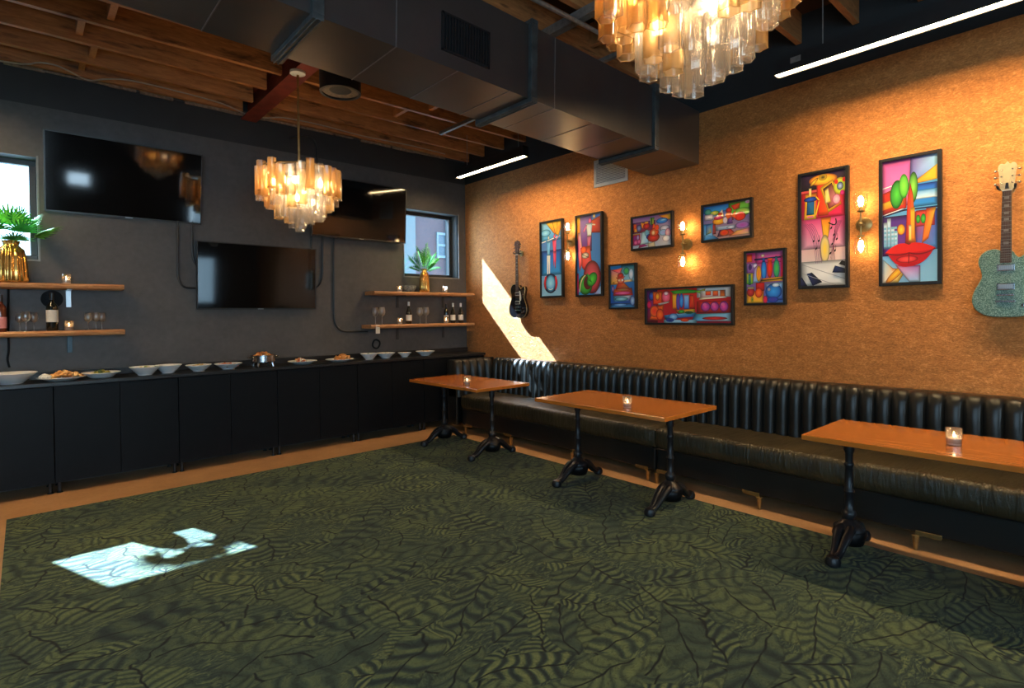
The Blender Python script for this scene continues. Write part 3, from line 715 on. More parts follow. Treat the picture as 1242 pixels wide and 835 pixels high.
vh2 = hgt(515, 324, 352.5)
fr = [(D2(a), l, L*1.25, .10, 9, .95, m_) for a, l, L, m_ in ((0, .75, .25, 'leafB'), (-30, .5, .26, 'leafA'), (-70, .9, .2, 'leafA'), (-110, .3, .30, 'leafB'), (-150, .55, .27, 'leafB'), (180, .75, .25, 'leafA'), (150, .15, .30, 'leafB'), (-10, 1.1, .20, 'leafA'), (-170, 1.15, .20, 'leafA'), (-85, .15, .30, 'leafB'), (30, .45, .25, 'leafA'))]
plant('potted_fern', 514.5, zsr1, vh2, .066, fr, 'small green plant in a slim gold vase at the corner window', seed=4)

# small wall things
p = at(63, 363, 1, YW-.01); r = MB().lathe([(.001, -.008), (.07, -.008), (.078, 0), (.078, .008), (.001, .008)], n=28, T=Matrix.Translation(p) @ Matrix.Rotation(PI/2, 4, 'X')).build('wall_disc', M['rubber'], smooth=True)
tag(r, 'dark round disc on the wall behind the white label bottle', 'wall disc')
tag(MB().tube(smooth_path(wall_path([(10, 349), (10, 375), (10, 402), (10.5, 425), (9, 436), (11.5, 446)], YW-.012)), .008, 6).build('wall_cable', M['rubber'], smooth=True), 'black cable hanging down the wall behind the left shelves', 'cable')
p = at(458.3, 404.5, 1, YSF-.003)
cd = box(-.028, .028, -.002, 0, -.055, .05).build('tag_card', M['paper'], loc=(p.x, YSF-.004, zsr2-.052)); tag(cd, 'small white card hanging from the end of the lower corner shelf', 'card')
p = at(456.5, 417.5, 1, YW-.02); q = [(p.x+.05*math.cos(t), YW-.018-.006*math.sin(3*t), p.z+.055*math.sin(t)) for t in [2*PI*i/24 for i in range(46)]]
tag(MB().tube(q, .010, 6).build('cable_coil', M['rubber'], smooth=True), 'black coil of cable on the wall under the corner shelves', 'cable coil')

# ------------------------------------------------------------------ buffet dishes
def dish(name, px, py, y, R, h, label, shallow=False, foot=.45):
    x = at(px, py, 1, y).x; r = empty(name, (x, y, ZCT)); tag(r, label, 'plate' if shallow else 'bowl', 'white buffet dishes on the counter')
    if shallow: pr = [(R*.55, 0), (R*.6, .004), (R*.7, h*.45), (R, h), (R, h+.004), (R*.68, h*.6), (R*.55, h*.35), (.001, h*.3)]
    else: pr = [(R*foot, 0), (R*foot, .006), (R*foot*1.15, .012), (R*.75, h*.6), (R, h), (R, h+.004), (R*.72, h*.68), (R*foot, h*.25), (.001, h*.2)]
    MB().lathe(pr, n=32).build('dish' if shallow else 'bowl', M['white'], r, smooth=True); return r
FOOD = {}
def food(name, x, y, z, rx, ry_, h, cols, n, sz, label, flat=.5, seed=0):
    """a heap of small pieces nobody would count"""
    rnd = random.Random(seed); m = MB(); mats = [plain(name+' '+str(i), c, .6, vary=.25, scale=90) for i, c in enumerate(cols)]
    for i in range(n):
        a = rnd.random()*2*PI; q = math.sqrt(rnd.random()); px_, py_ = q*rx*math.cos(a), q*ry_*math.sin(a); pz = h*(1-q*q)*rnd.uniform(.55, 1)
        m.cur = rnd.randrange(len(mats)); s = sz*rnd.uniform(.7, 1.25)
        T = Matrix.Translation((px_, py_, pz)) @ Matrix.Rotation(rnd.random()*6, 4, Vector((rnd.uniform(-.5, .5), rnd.uniform(-.5, .5), 1)).normalized()) @ Matrix.Diagonal((1, 1, flat, 1))
        m.lathe([(.0005, -s), (s*.7, -s*.7), (s, 0), (s*.7, s*.7), (.0005, s)], n=7, T=T)
    o = m.build(name, mats, smooth='all', loc=(x, y, z)); tag(o, label, 'food', None, 'stuff'); return o
YB = 6.12
def bx_(px, y): return at(px, 445, 1, y).x
dish('serving_bowl', 14, 457, YB, .165, .085, 'wide white soup bowl at the left end of the counter')
d = dish('serving_platter', 75, 455, YB-.02, .17, .030, 'white platter heaped with golden bread pieces and white dip', True)
food('bread_pieces', d.location.x+.03, d.location.y, ZCT+.028, .11, .10, .055, [(.75, .36, .10), (.82, .48, .18), (.55, .22, .06)], 40, .026, 'golden bread pieces heaped on the white platter', .5, 1)
food('white_dip', d.location.x-.11, d.location.y-.03, ZCT+.025, .035, .035, .03, [(.8, .78, .72)], 14, .022, 'white dip at the left of the platter', .7, 2)
d = dish('serving_plate', 123, 454, YB+.02, .145, .045, 'white plate with dark green garnish beside the platter', True)
food('green_garnish', d.location.x, d.location.y, ZCT+.03, .07, .07, .035, [(.12, .14, .02), (.35, .28, .05), (.06, .09, .02)], 40, .016, 'dark green garnish on the white plate', .5, 3)
for px, y, R, h, nm, lab, fd in ((176, YB-.03, .125, .075, 'serving_bowl', 'white bowl of salad, front one of the pair near the middle seam', ('mixed_salad', [(.72, .68, .58), (.25, .30, .08), (.6, .45, .2)], 'pale mixed salad in the front bowl of the pair')),
                                 (204, YB+.02, .115, .075, 'serving_bowl', 'white bowl on a foot just right of the salad bowl', None),
                                 (241, YB-.02, .115, .060, 'serving_bowl', 'white bowl with brownish food left of the tomato bowl', ('bean_salad', [(.42, .24, .08), (.6, .42, .2)], 'brownish food in the bowl left of the tomatoes')),
                                 (277, YB+.01, .130, .055, 'serving_bowl', 'shallow white bowl of red tomato food left of the chafing dish', ('tomato_salad', [(.45, .07, .03), (.55, .2, .08)], 'red tomato food in the shallow bowl')),
                                 (448, YB+.0, .105, .070, 'serving_bowl', 'white bowl left of the pair nearest the corner shelves', ('green_salad', [(.25, .28, .10), (.62, .55, .35)], 'greenish salad in the bowl under the hanging card')),
                                 (468, YB+.03, .115, .062, 'serving_bowl', 'white bowl standing between the green salad and the orange food', ('rice_salad', [(.5, .3, .15), (.7, .6, .45)], 'pale reddish food in the white bowl')),
                                 (491, YB+.0, .085, .055, 'serving_bowl', 'small white bowl filled with orange food', ('orange_chips', [(.75, .34, .06), (.62, .24, .04)], 'orange food heaped in the small bowl')),
                                 (516, YB+.03, .125, .055, 'serving_bowl', 'shallow white bowl nearest the corner of the room', ('brown_nuts', [(.45, .24, .10), (.6, .40, .22)], 'light brown food in the bowl nearest the corner'))):
    d = dish(nm, px, 445, y, R, h, lab)
    if fd: food(fd[0], d.location.x, d.location.y, ZCT+h*.62, R*.66, R*.66, h*.42, fd[1], 46, R*.13, fd[2], .6, int(px))
d = dish('serving_plate', 367, 439, YB, .155, .032, 'white plate with cheese and a reddish heap right of the chafing dish', True)
food('cheese_pieces', d.location.x-.03, d.location.y-.01, ZCT+.024, .06, .06, .04, [(.78, .70, .58), (.45, .13, .05), (.6, .28, .10)], 30, .02, 'cheese and reddish pieces on the white plate', .6, 8)
d = dish('serving_plate', 412, 437, YB, .16, .026, 'white plate with a pile of orange crisps', True)
food('orange_crisps', d.location.x+.035, d.location.y, ZCT+.022, .10, .09, .055, [(.72, .30, .06), (.58, .22, .05), (.8, .42, .14)], 48, .026, 'orange crisps piled on the white plate', .4, 9)
# chafing dish
x = bx_(319.5, YB); r = empty('chafing_dish', (x, YB, ZCT)); tag(r, 'silver chafing dish on short legs in the middle of the buffet', 'chafing dish')
R = .12; m = MB(); m.lathe([(R*.90, .045), (R, .055), (R, .115), (R*1.06, .118), (R*1.06, .124), (R*.95, .124), (R*.95, .07), (.001, .068)], n=32); m.build('pan', M['chrome'], r, smooth=True)
for k in range(4):
    a = PI/4+k*PI/2; MB().tube([(R*.8*math.cos(a), R*.8*math.sin(a), .05), (R*.92*math.cos(a), R*.92*math.sin(a), .004)], .012, 8).build('leg', M['chrome'], r, smooth=True)
for s in (-1, 1): MB().tube(smooth_path([(s*R*.95, -.035, .10), (s*R*1.25, -.03, .105), (s*R*1.25, .03, .105), (s*R*.95, .035, .10)]), .006, 6).build('handle', M['chrome'], r, smooth=True)
food('roast_vegetables', x, YB, ZCT+.1, R*.8, R*.8, .055, [(.62, .22, .05), (.75, .36, .10), (.35, .10, .03)], 44, .022, 'orange roast food heaped in the silver chafing dish', .6, 12)

# ------------------------------------------------------------------ banquette
XB = 4.085                     # front of the seat
XF = 4.615                     # front of the back rest
def channel_back(length, ch, T):
    """fluted back rest: front faces local -X, length runs along local +Y"""
    prof = [(-.0, .44), (.004, .52), (.008, .62), (.012, .72), (.018, .82), (.030, .868), (.055, .893), (.085, .90), (.17, .90)]
    bul = [1, 1, 1, 1, 1, .9, .7, .45, .15]
    n = max(1, round(length/ch)); seg = 9; vs = []; fs = []
    ys = []
    for c in range(n):
        for q in range(seg): ys.append((c+q/seg, q/seg))
    ys.append((n, 0.0))
    for yy, t in ys:
        b = .034*(1-abs(2*t-1)**2.6) if 0 < t < 1 else -.004
        for (x, z), k in zip(prof, bul):
            vs.append(T @ Vector((x-b*k*(1.0 if z < .86 else .6), yy*length/n, z+(b*.45*k if z > .84 else 0))))
    k = len(prof)
    for i in range(len(ys)-1):
        for j in range(k-1): fs.append((i*k+j, i*k+j+1, (i+1)*k+j+1, (i+1)*k+j))
    # closed ends and back
    nb = len(vs)
    for yy in (0, length): vs += [T @ Vector((.17, yy, .44))]
    fs.append(tuple(range(k))+(nb,)); fs.append(tuple((len(ys)-1)*k+j for j in range(k))[::-1]+(nb+1,))
    return vs, fs
def seat_cushion(y0, y1):
    prof = []
    x0, x1, z0, z1, r = XB, XF+.02, .285, .468, .05
    for a in range(7): t = PI+(-PI/2)*a/6; prof.append((x0+r+r*math.cos(t), z1-r+r*math.sin(t)))
    prof += [(x0+.2, z1+.006), (x0+.38, z1+.004), (x1, z1-.006), (x1, z0), (x0+.03, z0), (x0+.006, z0+.02), (x0-.004, z0+.075)]
    n = max(2, int((y1-y0)/.05)); vs = []; fs = []; k = len(prof)
    for i in range(n+1):
        yy = y0+(y1-y0)*i/n; e = .006*math.sin(yy*9)+.004*math.sin(yy*23+1)
        pinch = .02 if i in (0, n) else 0
        for x, z in prof: vs.append((x+(pinch if x < x0+.05 else 0), yy, z-(pinch if z > z1-.02 else 0)+(e*.35 if z > z1-.03 else 0)))
    for i in range(n):
        for j in range(k): fs.append((i*k+j, i*k+(j+1) % k, (i+1)*k+(j+1) % k, (i+1)*k+j))
    fs.append(tuple(range(k))); fs.append(tuple(n*k+j for j in range(k))[::-1]); return vs, fs
def brass_foot(parent, x, y, s):
    m = MB(); m.lathe([(.011, 0), (.011, .004), (.020, .085)], (0, 0, 0), 12)
    m.mm(-.018, .018, -.018, .018, .083, .092)
    m.mm(-.004, .002, 0, s*.125, .092, .112) if s > 0 else m.mm(-.004, .002, -.125, 0, .092, .112)
    m.prism([(0, 0), (.018*1, 0)], 0, 0) if False else None
    m.add([(-.006, 0, .075), (-.006, s*.03, .092), (-.006, s*.13, .1), (-.006, s*.13, .122), (-.006, 0, .122), (.0, 0, .075), (.0, s*.03, .092), (.0, s*.13, .1), (.0, s*.13, .122), (.0, 0, .122)],
          [(0, 1, 2, 3, 4), (9, 8, 7, 6, 5), (0, 5, 6, 1), (1, 6, 7, 2), (2, 7, 8, 3), (3, 8, 9, 4), (4, 9, 5, 0)])
    m.build('foot', M['brass'], parent, loc=(x-parent.location.x, y-parent.location.y, 0), bevel=.0015)['label'] = 'brass angled foot'
YR = 5.60                      # front of the short return at the far corner
SEAM = at(793, 520, 0, XB).y
def banquette(y0, y1, feet, label, ret=False):
    r = empty('banquette', (XB, (y0+y1)/2, 0)); tag(r, label, 'banquette', 'black channel back banquettes'); off = Vector((-XB, -(y0+y1)/2, 0)); TL = Matrix.Translation(off)
    m = MB(); m.mm(XB+.03, XW-.01, y0+.004, y1-.004, .088, .286, TL); m.build('base', M['leather'], r, bevel=.012)
    vs, fs = seat_cushion(y0, y1); m = MB().add([TL @ Vector(v) for v in vs], fs); m.build('seat_cushion', M['seatleather'], r, smooth=50)
    m = MB().tube([TL @ Vector((XB+.004, y0+.005, .289)), TL @ Vector((XB+.004, y1-.005, .289))], .007, 6); m.build('piping', M['leather'], r, smooth=True)
    vs, fs = channel_back(y1-y0, .1015, TL @ Matrix.Translation((XF, y0, 0))); MB().add(vs, fs).build('backrest', M['leather'], r, smooth=70)
    if ret:
        L = XF-4.03
        T = TL @ Matrix.Translation((4.03, YR, 0)) @ Matrix.Rotation(-PI/2, 4, 'Z') @ Matrix.Scale(-1, 4, (0, 1, 0)) 
        T = TL @ Matrix(((0, 1, 0, 4.03), (1, 0, 0, YR), (0, 0, 1, 0), (0, 0, 0, 1)))
        vs, fs = channel_back(L+.02, .12, T); MB().add(vs, fs).build('corner_backrest', M['leather'], r, smooth=70)
        m = MB().mm(4.035, XW-.01, YR+.17, YR+.20, .088, .895, TL).mm(4.03, 4.06, YR-.0, YR+.17, .088, .60, TL); m.build('corner_panel', M['leather'], r, bevel=.008)
    for fy, s in feet: brass_foot(r, XB+.045 if False else 4.03+.03, fy, s)
    return r
banquette(SEAM+.004, YR+.005, ((SEAM+.045, 1), (3.68, -1), (4.60, 1), (5.45, -1)), 'far black leather banquette running into the room corner behind two tables', True)
banquette(-1.3, SEAM-.004, ((SEAM-.045, -1), (1.817, 1), (.861, -1), (-.2, 1)), 'near black leather banquette under the tall prints and the pale green guitar')

# ------------------------------------------------------------------ tables
def pedestal(parent, y):
    z0 = 0
    pr = [(.085, .145), (.082, .160), (.050, .185), (.032, .205), (.036, .215), (.040, .235), (.036, .250), (.024, .262), (.024, .36), (.029, .366), (.029, .378), (.023, .384), (.021, .52), (.026, .526), (.026, .540), (.020, .546), (.021, .60), (.030, .625), (.026, .645), (.036, .690), (.036, .700)]
    col = MB().lathe(pr, n=24).build('pedestal', M['iron'], parent, smooth=45, loc=(0, y, 0))
    MB().mm(-.16, .16, -.045, .045, .698, .7105).build('mounting_plate', M['iron'], col)
    for s in (-1, 1):
        m = MB()
        for dy in (-.022, .022):
            m.tube(smooth_path([(s*.03, dy, .155), (s*.085, dy*1.3, .150), (s*.15, dy, .105), (s*.21, dy*.6, .055), (s*.265, dy*.3, .035)]), [.028]*5+[.026]*6+[.023]*10, 8)
        m.lathe([(.075, .06), (.092, .11), (.080, .155)], (0, 0, 0), 16)
        arm = m.build('arm', M['iron'], col, smooth='all')
        MB().lathe([(.030, 0.0005), (.040, .010), (.042, .032), (.032, .054), (.012, .062), (.001, .063)], (s*.272, 0, 0), 16).build('foot', M['iron'], arm, smooth=True)
def table(x0, x1, y0, y1, label, ped):
    r = empty('dining_table', ((x0+x1)/2, (y0+y1)/2, RZ)); tag(r, label, 'table', 'orange topped tables along the banquette')
    w, l = (x1-x0)/2, (y1-y0)/2
    box(-w, w, -l, l, .711, .742).build('table_top', M['tabletop'], r, bevel=.004)
    for y in ped: pedestal(r, y-(y0+y1)/2)
    return r
t1 = table(3.228, 3.928, 4.15, 5.385, 'orange wood table in the far corner beside the buffet cabinets', (4.35, 5.21))
t2 = table(3.25, 3.955, 2.095, 3.375, 'middle orange wood table, under the long wide print', (2.28, 3.20))
t3 = table(3.365, 4.03, .0, 1.262, 'nearest orange wood table, cut off by the right picture edge', (.17, 1.115))
zt = RZ+.7425
for px, py, h, lab in ((566.5, 468, .085, 'small glass candle holder on the table in the far corner'), (761, 496, .088, 'small glass candle holder on the middle table'), (1157, 541, .090, 'lit mercury glass candle holder on the nearest table')):
    p = at(px, py-1, 2, zt); votive('votive_candle', (p.x, p.y, zt), h, lab, 'votive candles on the tables')

# ------------------------------------------------------------------ framed prints
def lerp(a, b, t): return tuple(x+(y-x)*t for x, y in zip(a, b))
RED, DRED, ORG, YEL, GRN, DGRN, BLU, SKY, LBL, NAVY, PUR, MAG, PNK, WHT, BLK, CRM, TEA, LAV, BRN = (.75, .03, .02), (.30, .01, .02), (.85, .22, .02), (.85, .58, .04), (.10, .55, .06), (.02, .20, .04), (.02, .14, .60), (.05, .38, .75), (.35, .65, .85), (.01, .02, .12), (.20, .04, .30), (.60, .02, .25), (.80, .22, .42), (.85, .85, .82), (.006, .006, .008), (.80, .68, .42), (.03, .30, .32), (.42, .30, .62), (.22, .07, .02)
def Rr(u0, v0, u1, v1, c0, c1=None): return ([(u0, v0), (u1, v0), (u1, v1), (u0, v1)], [c0, c0, c1 or c0, c1 or c0], None)
def Hh_(u0, v0, u1, v1, c0, c1): return ([(u0, v0), (u1, v0), (u1, v1), (u0, v1)], [c0, c1, c1, c0], None)
def Po(pts, c): return (pts, c if isinstance(c, list) else [c]*len(pts), None)
def El(u, v, a, b, c0, c1=None, rot=0, n=22):
    pts = []
    for i in range(n):
        t = 2*PI*i/n; x, y = a*math.cos(t), b*math.sin(t); pts.append((u+x*math.cos(rot)-y*math.sin(rot), v+x*math.sin(rot)+y*math.cos(rot)))
    return (pts, [c1 or c0]*n, ((u, v), c0))
def Ln(pts, w, c, asp=1):
    out = []
    for i, (x, y) in enumerate(pts):
        a, b = pts[max(0, i-1)], pts[min(len(pts)-1, i+1)]; dx, dy = b[0]-a[0], (b[1]-a[1])*asp; l = math.hypot(dx, dy) or 1
        out.append((x-dy/l*w, y+dx/l*w/asp, x+dy/l*w, y-dx/l*w/asp))
    return [Po([(out[i][0], out[i][1]), (out[i+1][0], out[i+1][1]), (out[i+1][2], out[i+1][3]), (out[i][2], out[i][3])], c) for i in range(len(pts)-1)]
def curve(a, b, c, n=8): return [((1-t)**2*a[0]+2*t*(1-t)*b[0]+t*t*c[0], (1-t)**2*a[1]+2*t*(1-t)*b[1]+t*t*c[1]) for t in [i/n for i in range(n+1)]]
def framed(corners, shapes, label, fw=.022):
    """corners: the four corners of the frame in the photograph, tl tr br bl"""
    xf = XW-.042; P = [at(x, y, 0, xf) for x, y in corners]
    y1, y0 = (P[0].y+P[3].y)/2, (P[1].y+P[2].y)/2; z1, z0 = (P[0].z+P[1].z)/2, (P[2].z+P[3].z)/2
    W, Hh = y1-y0, z1-z0; r = empty('framed_print', (XW-.001, (y0+y1)/2, (z0+z1)/2)); tag(r, label, 'framed print', 'framed prints on the copper wall')
    w, h = W/2, Hh/2; m = MB()
    for a in ((-w, -w+fw, -h, h), (w-fw, w, -h, h), (-w+fw, w-fw, -h, -h+fw), (-w+fw, w-fw, h-fw, h)): m.mm(-.042, -.002, a[0], a[1], a[2], a[3])
    m.build('frame', M['black'], r, bevel=.0015)
    iw, ih = W-2*fw, Hh-2*fw; vs = []; fs = []; cs = []
    m = MB(); m.mm(-.026, -.006, -iw/2, iw/2, -ih/2, ih/2)
    cols = [[shapes[0][1][0]]*4 for _ in m.f]
    x = -.0262
    def pt(u, v): return (x, iw/2-min(1, max(0, u))*iw, -ih/2+min(1, max(0, v))*ih)
    for si, (pts, cc, cen) in enumerate(shapes):
        us = [q[0] for q in pts]; vv = [q[1] for q in pts]; ar = (max(us)-min(us))*(max(vv)-min(vv))
        if si and .004 < ar < .45 and (cen or len(pts) in (3, 4, 5, 6)):      # airbrushed look: every patch fades to a deeper edge
            av = cen[1] if cen else tuple(sum(c[k] for c in cc)/len(cc) for k in range(3))
            mid = cen[0] if cen else (sum(us)/len(us), sum(vv)/len(vv))
            f = []; fc = []
            for q0, c0, q1, c1 in zip(pts, cc, pts[1:]+pts[:1], cc[1:]+cc[:1]):
                f += [q0, ((q0[0]+q1[0])/2, (q0[1]+q1[1])/2)]; fc += [c0, lerp(c0, c1, .5)]
            if cen: f, fc = pts, cc
            inner = [(mid[0]+(q[0]-mid[0])*.72, mid[1]+(q[1]-mid[1])*.72) for q in f]
            x -= .00012; n = len(f); b = len(m.v); m.v += [pt(*q) for q in f]+[pt(*q) for q in inner]+[pt(*mid)]
            dk = [tuple(k*.34 for k in c) for c in fc]; br = tuple(min(1, k*1.25+.02) for k in av); inn = [lerp(c, br, .35) for c in fc]
            for i in range(n):
                j = (i+1) % n
                m.f.append((b+i, b+j, b+n+j, b+n+i)); m.mi.append(0); cols.append([dk[i], dk[j], inn[j], inn[i]])
                m.f.append((b+n+i, b+n+j, b+2*n)); m.mi.append(0); cols.append([inn[i], inn[j], br])
            continue
        x -= .00012; n = len(pts)
        if cen:
            b = len(m.v); m.v += [pt(*q) for q in pts]+[pt(*cen[0])]
            for i in range(n): m.f.append((b+i, b+(i+1) % n, b+n)); m.mi.append(0); cols.append([cc[i], cc[(i+1) % n], cen[1]])
        else:
            b = len(m.v); m.v += [pt(*q) for q in pts]; m.f.append(tuple(range(b, b+n))); m.mi.append(0); cols.append(list(cc))
    o = m.build('print', M['art'], r, fixn=False); at_ = o.data.color_attributes.new('print', 'FLOAT_COLOR', 'CORNER'); i = 0
    flat = []
    for c in cols:
        for q in c: flat += [*q, 1]
    at_.data.foreach_set('color', flat)
    return r
def note(u, v, s, c=BLK): return [El(u, v, s, s*.45, c, rot=.3), *Ln([(u+s*.8, v), (u+s*.8, v+s*2.2)], s*.18, c)]
# tall print with red lips
sh = [Rr(0, 0, 1, 1, LBL, SKY), Rr(0, .62, .55, 1, (.75, .25, .50), (.70, .12, .42)), Po([(.5, .80), (1, .86), (1, 1), (.52, 1)], [(.20, .20, .62), LBL, LBL, PUR]), Rr(.5, .60, 1, .78, SKY, BLU), Rr(.55, .66, 1, .73, (.75, .85, .88), SKY),
      Po([(.5, .78), (1, .80), (1, .92)], [ORG, YEL, YEL]), Po([(0, .74), (.45, .80), (.45, .60), (0, .56)], [RED, ORG, RED, DRED]), Po([(0, .66), (.4, .71), (.4, .63), (0, .60)], [YEL, YEL, ORG, ORG]), *Ln([(0, .78), (.45, .82)], .012, WHT, 2.5), *Ln([(0, .55), (.4, .585), (1, .585)], .016, NAVY, 2.5), *Ln([(.02, .56), (.4, .60)], .01, WHT, 2.5),
      Rr(0, .22, .62, .545, PUR, (.12, .05, .30)), Po([(.6, .25), (1, .25), (1, .57), (.62, .57)], [(.10, .15, .50), SKY, BLU, RED]), Rr(.6, .44, .95, .565, (.55, .05, .08), (.75, .08, .05)), Po([(.72, .30), (.84, .34), (.97, .58), (.80, .58)], [ORG, ORG, YEL, RED]),
      El(.27, .72, .13, .115, GRN, DGRN, .35), El(.40, .78, .09, .10, (.25, .62, .08), GRN, .1), El(.57, .76, .085, .125, (.30, .65, .08), DGRN, -.1), Po([(.42, .30), (.62, .30), (.57, .70), (.52, .80), (.47, .70)], [DRED, ORG, ORG, RED, RED]), Rr(.52, .32, .60, .60, ORG, YEL), Rr(.49, .33, .54, .46, YEL, CRM), El(.35, .43, .075, .045, YEL, ORG), El(.66, .50, .04, .035, GRN, DGRN), El(.75, .50, .045, .04, GRN, DGRN)]
for i, (u, hh) in enumerate(((.02, .50), (.09, .53), (.16, .46), (.22, .42))): sh += [Rr(u, .28, u+.07, hh, (.12, .35, .60), (.70, .80, .85))]+[Rr(u+.01, .30+.035*k, u+.055, .318+.035*k, (.25, .55, .72)) for k in range(5)]
sh += [Po([(0, .0), (.3, .0), (.45, .10), (.2, .12), (.0, .2)], [WHT, YEL, YEL, ORG, LBL]), El(.25, .07, .2, .035, YEL, ORG, .35), Po([(.25, .14), (.7, .13), (.7, 0), (.5, 0)], [PNK, (.45, .12, .45), LBL, LBL])]
lip = [(.05, .245)]+curve((.05, .245), (.25, .33), (.42, .315))+[(.5, .30)]+curve((.55, .315), (.75, .32), (.97, .26))
sh += [Po(lip+curve((.97, .26), (.75, .205), (.5, .225))+curve((.5, .225), (.25, .21), (.05, .245)), RED), Po(curve((.10, .24), (.25, .11), (.5, .125))+curve((.5, .125), (.78, .13), (.93, .25))+[(.5, .235)], (.60, .01, .02)), El(.46, .185, .20, .028, (.85, .10, .08), (.65, .02, .03)), *Ln(curve((.06, .244), (.3, .21), (.5, .235))+curve((.5, .235), (.75, .20), (.96, .258)), .014, DRED, 2.5), *Ln([(.5, .235), (.49, .15)], .010, DRED, 2.5)]
framed([(1065.6, 193.5), (1142, 181), (1141.5, 344.4), (1065.6, 347.3)], sh, 'tall print of red lips and green leaves beside the pale green guitar')
# tall print with sheet music and piano keys
sh = [Rr(0, 0, 1, 1, WHT, RED), Rr(0, .33, 1, .62, (.78, .50, .62), (.72, .02, .22)), Rr(0, .60, 1, .84, (.72, .03, .16), RED), Rr(0, .86, 1, 1, BLK, (.08, .03, .10)), Po([(.38, .62), (.62, .62), (.72, .95), (.35, .93)], [RED, ORG, RED, RED]), El(.5, .94, .32, .05, YEL, ORG), El(.5, .96, .10, .03, BLK, YEL), El(.3, .93, .1, .02, YEL, BRN, .3),
      Po([(.45, .60), (.68, .60), (.62, .42), (.50, .42)], [ORG, ORG, YEL, YEL]), El(.54, .32, .11, .13, YEL, (.75, .65, .45)), Rr(0, 0, 1, .22, WHT, (.70, .70, .70)),
      Po([(.06, .60), (.34, .60), (.36, .83), (.10, .83)], [YEL, YEL, ORG, YEL]), Po([(.12, .64), (.30, .64), (.31, .80), (.14, .80)], [NAVY, TEA, BLU, (.04, .2, .4)]), El(.22, .78, .16, .025, BLU, NAVY), Rr(.18, .80, .24, .88, YEL, CRM), Rr(.14, .615, .28, .63, PNK), *Ln([(.33, .62), (.42, .76), (.34, .80)], .014, YEL, 2.4),
      Po([(.62, .64), (.92, .70), (.72, .93), (.44, .87)], [YEL, ORG, YEL, YEL]), Po([(.63, .67), (.87, .715), (.70, .90), (.50, .855)], [DRED, (.9, .45, .5), BRN, BLK]), El(.80, .75, .09, .045, (.85, .45, .50), PNK), Po([(.56, .72), (.68, .73), (.62, .86), (.54, .84)], [CRM, YEL, CRM, YEL]), El(.88, .86, .15, .075, GRN, YEL), El(.88, .86, .07, .035, (.35, .45, .75), NAVY), El(.80, .90, .04, .02, RED), El(.97, .91, .04, .02, RED), El(.93, .80, .05, .022, MAG)]
for k in range(5): sh += Ln(curve((.04+.05*k, .56), (.30+.04*k, .50), (.34+.035*k, .20), 10), .004, (.25, .10, .25), 2.4)+Ln(curve((.92-.02*k, .56), (.78-.02*k, .46), (.66+.03*k, .22), 10), .004, (.25, .06, .15), 2.4)
for u, v in ((.30, .40), (.36, .33), (.42, .40), (.76, .44), (.82, .40), (.72, .36), (.68, .28), (.78, .30), (.70, .50)): sh += note(u, v, .022)
sh += [Ln(curve((.64, .55), (.85, .49), (.80, .58)), .012, BLK, 2.4)[k] for k in range(8)]
for a, b, c, d in (((.0, .0), (.16, .0), (.03, .08), (.0, .08)), ((.28, .0), (.50, .03), (.26, .12), (.14, .11)), ((.72, .11), (1, .10), (1, .14), (.78, .17))): sh.append(Po([a, b, c, d], [NAVY, BLK, BLK, (.05, .09, .25)]))
sh += [Po([(.86, .18), (1, .16), (1, .20), (.93, .21)], BLK)]+Ln([(0, .12), (.8, .0)], .006, (.45, .45, .48), 2.4)+Ln([(0, .20), (1, .05)], .006, (.45, .45, .48), 2.4)
framed([(967.3, 211), (1029, 200.6), (1029, 349), (968.3, 350.5)], sh, 'tall print of sheet music pouring onto piano keys')
# narrow blue print with two figures
sh = [Rr(0, 0, 1, 1, LBL, BLU), Rr(0, .28, 1, .62, SKY, (.02, .10, .50)), Rr(0, .75, 1, 1, SKY, LBL), Po([(.22, 1), (1, 1), (1, .92), (.85, .80), (.62, .84)], [YEL, YEL, ORG, YEL, ORG]), El(.22, .86, .25, .05, LBL, SKY), *Ln([(.55, 1), (.7, .84)], .01, BRN, 3), *Ln([(.8, 1), (.78, .84)], .01, BRN, 3)]
sh += Ln([(0, .735), (.25, .75), (.95, .80)], .022, WHT, 3)
sh += [Po([(.26, .74), (.46, .74), (.42, .55), (.30, .55)], [SKY, LBL, SKY, LBL]), El(.37, .79, .05, .03, CRM, SKY), Po([(.28, .55), (.44, .55), (.42, .30), (.37, .30), (.36, .48), (.34, .30), (.28, .30)], WHT), Po([(.55, .75), (.75, .76), (.72, .58), (.60, .58)], [RED, PNK, RED, PNK]), El(.66, .80, .05, .03, PNK, RED), Po([(.58, .60), (.74, .60), (.70, .38), (.66, .36), (.66, .50), (.60, .38)], [PNK, RED, RED, PNK, PNK, RED])]
sh += Ln([(.30, .74), (.22, .77)], .02, SKY, 3)+Ln([(.72, .75), (.86, .80)], .02, PNK, 3)
sh += [El(.45, .17, .34, .135, NAVY, NAVY), Po([(.13, .17)]+curve((.13, .17), (.14, .29), (.25, .27))+curve((.22, .10), (.16, .08), (.13, .17)), RED), Po(curve((.70, .08), (.82, .16), (.72, .27))+curve((.66, .25), (.72, .16), (.66, .08)), RED), El(.45, .17, .24, .115, LBL, SKY), *Ln(curve((.34, .10), (.45, .07), (.56, .10)), .012, WHT, 3)]
framed([(654, 270), (682, 264.5), (682, 360), (655, 362)], sh, 'narrow blue print with two dancing figures over a ring, nearest the black guitar', .02)
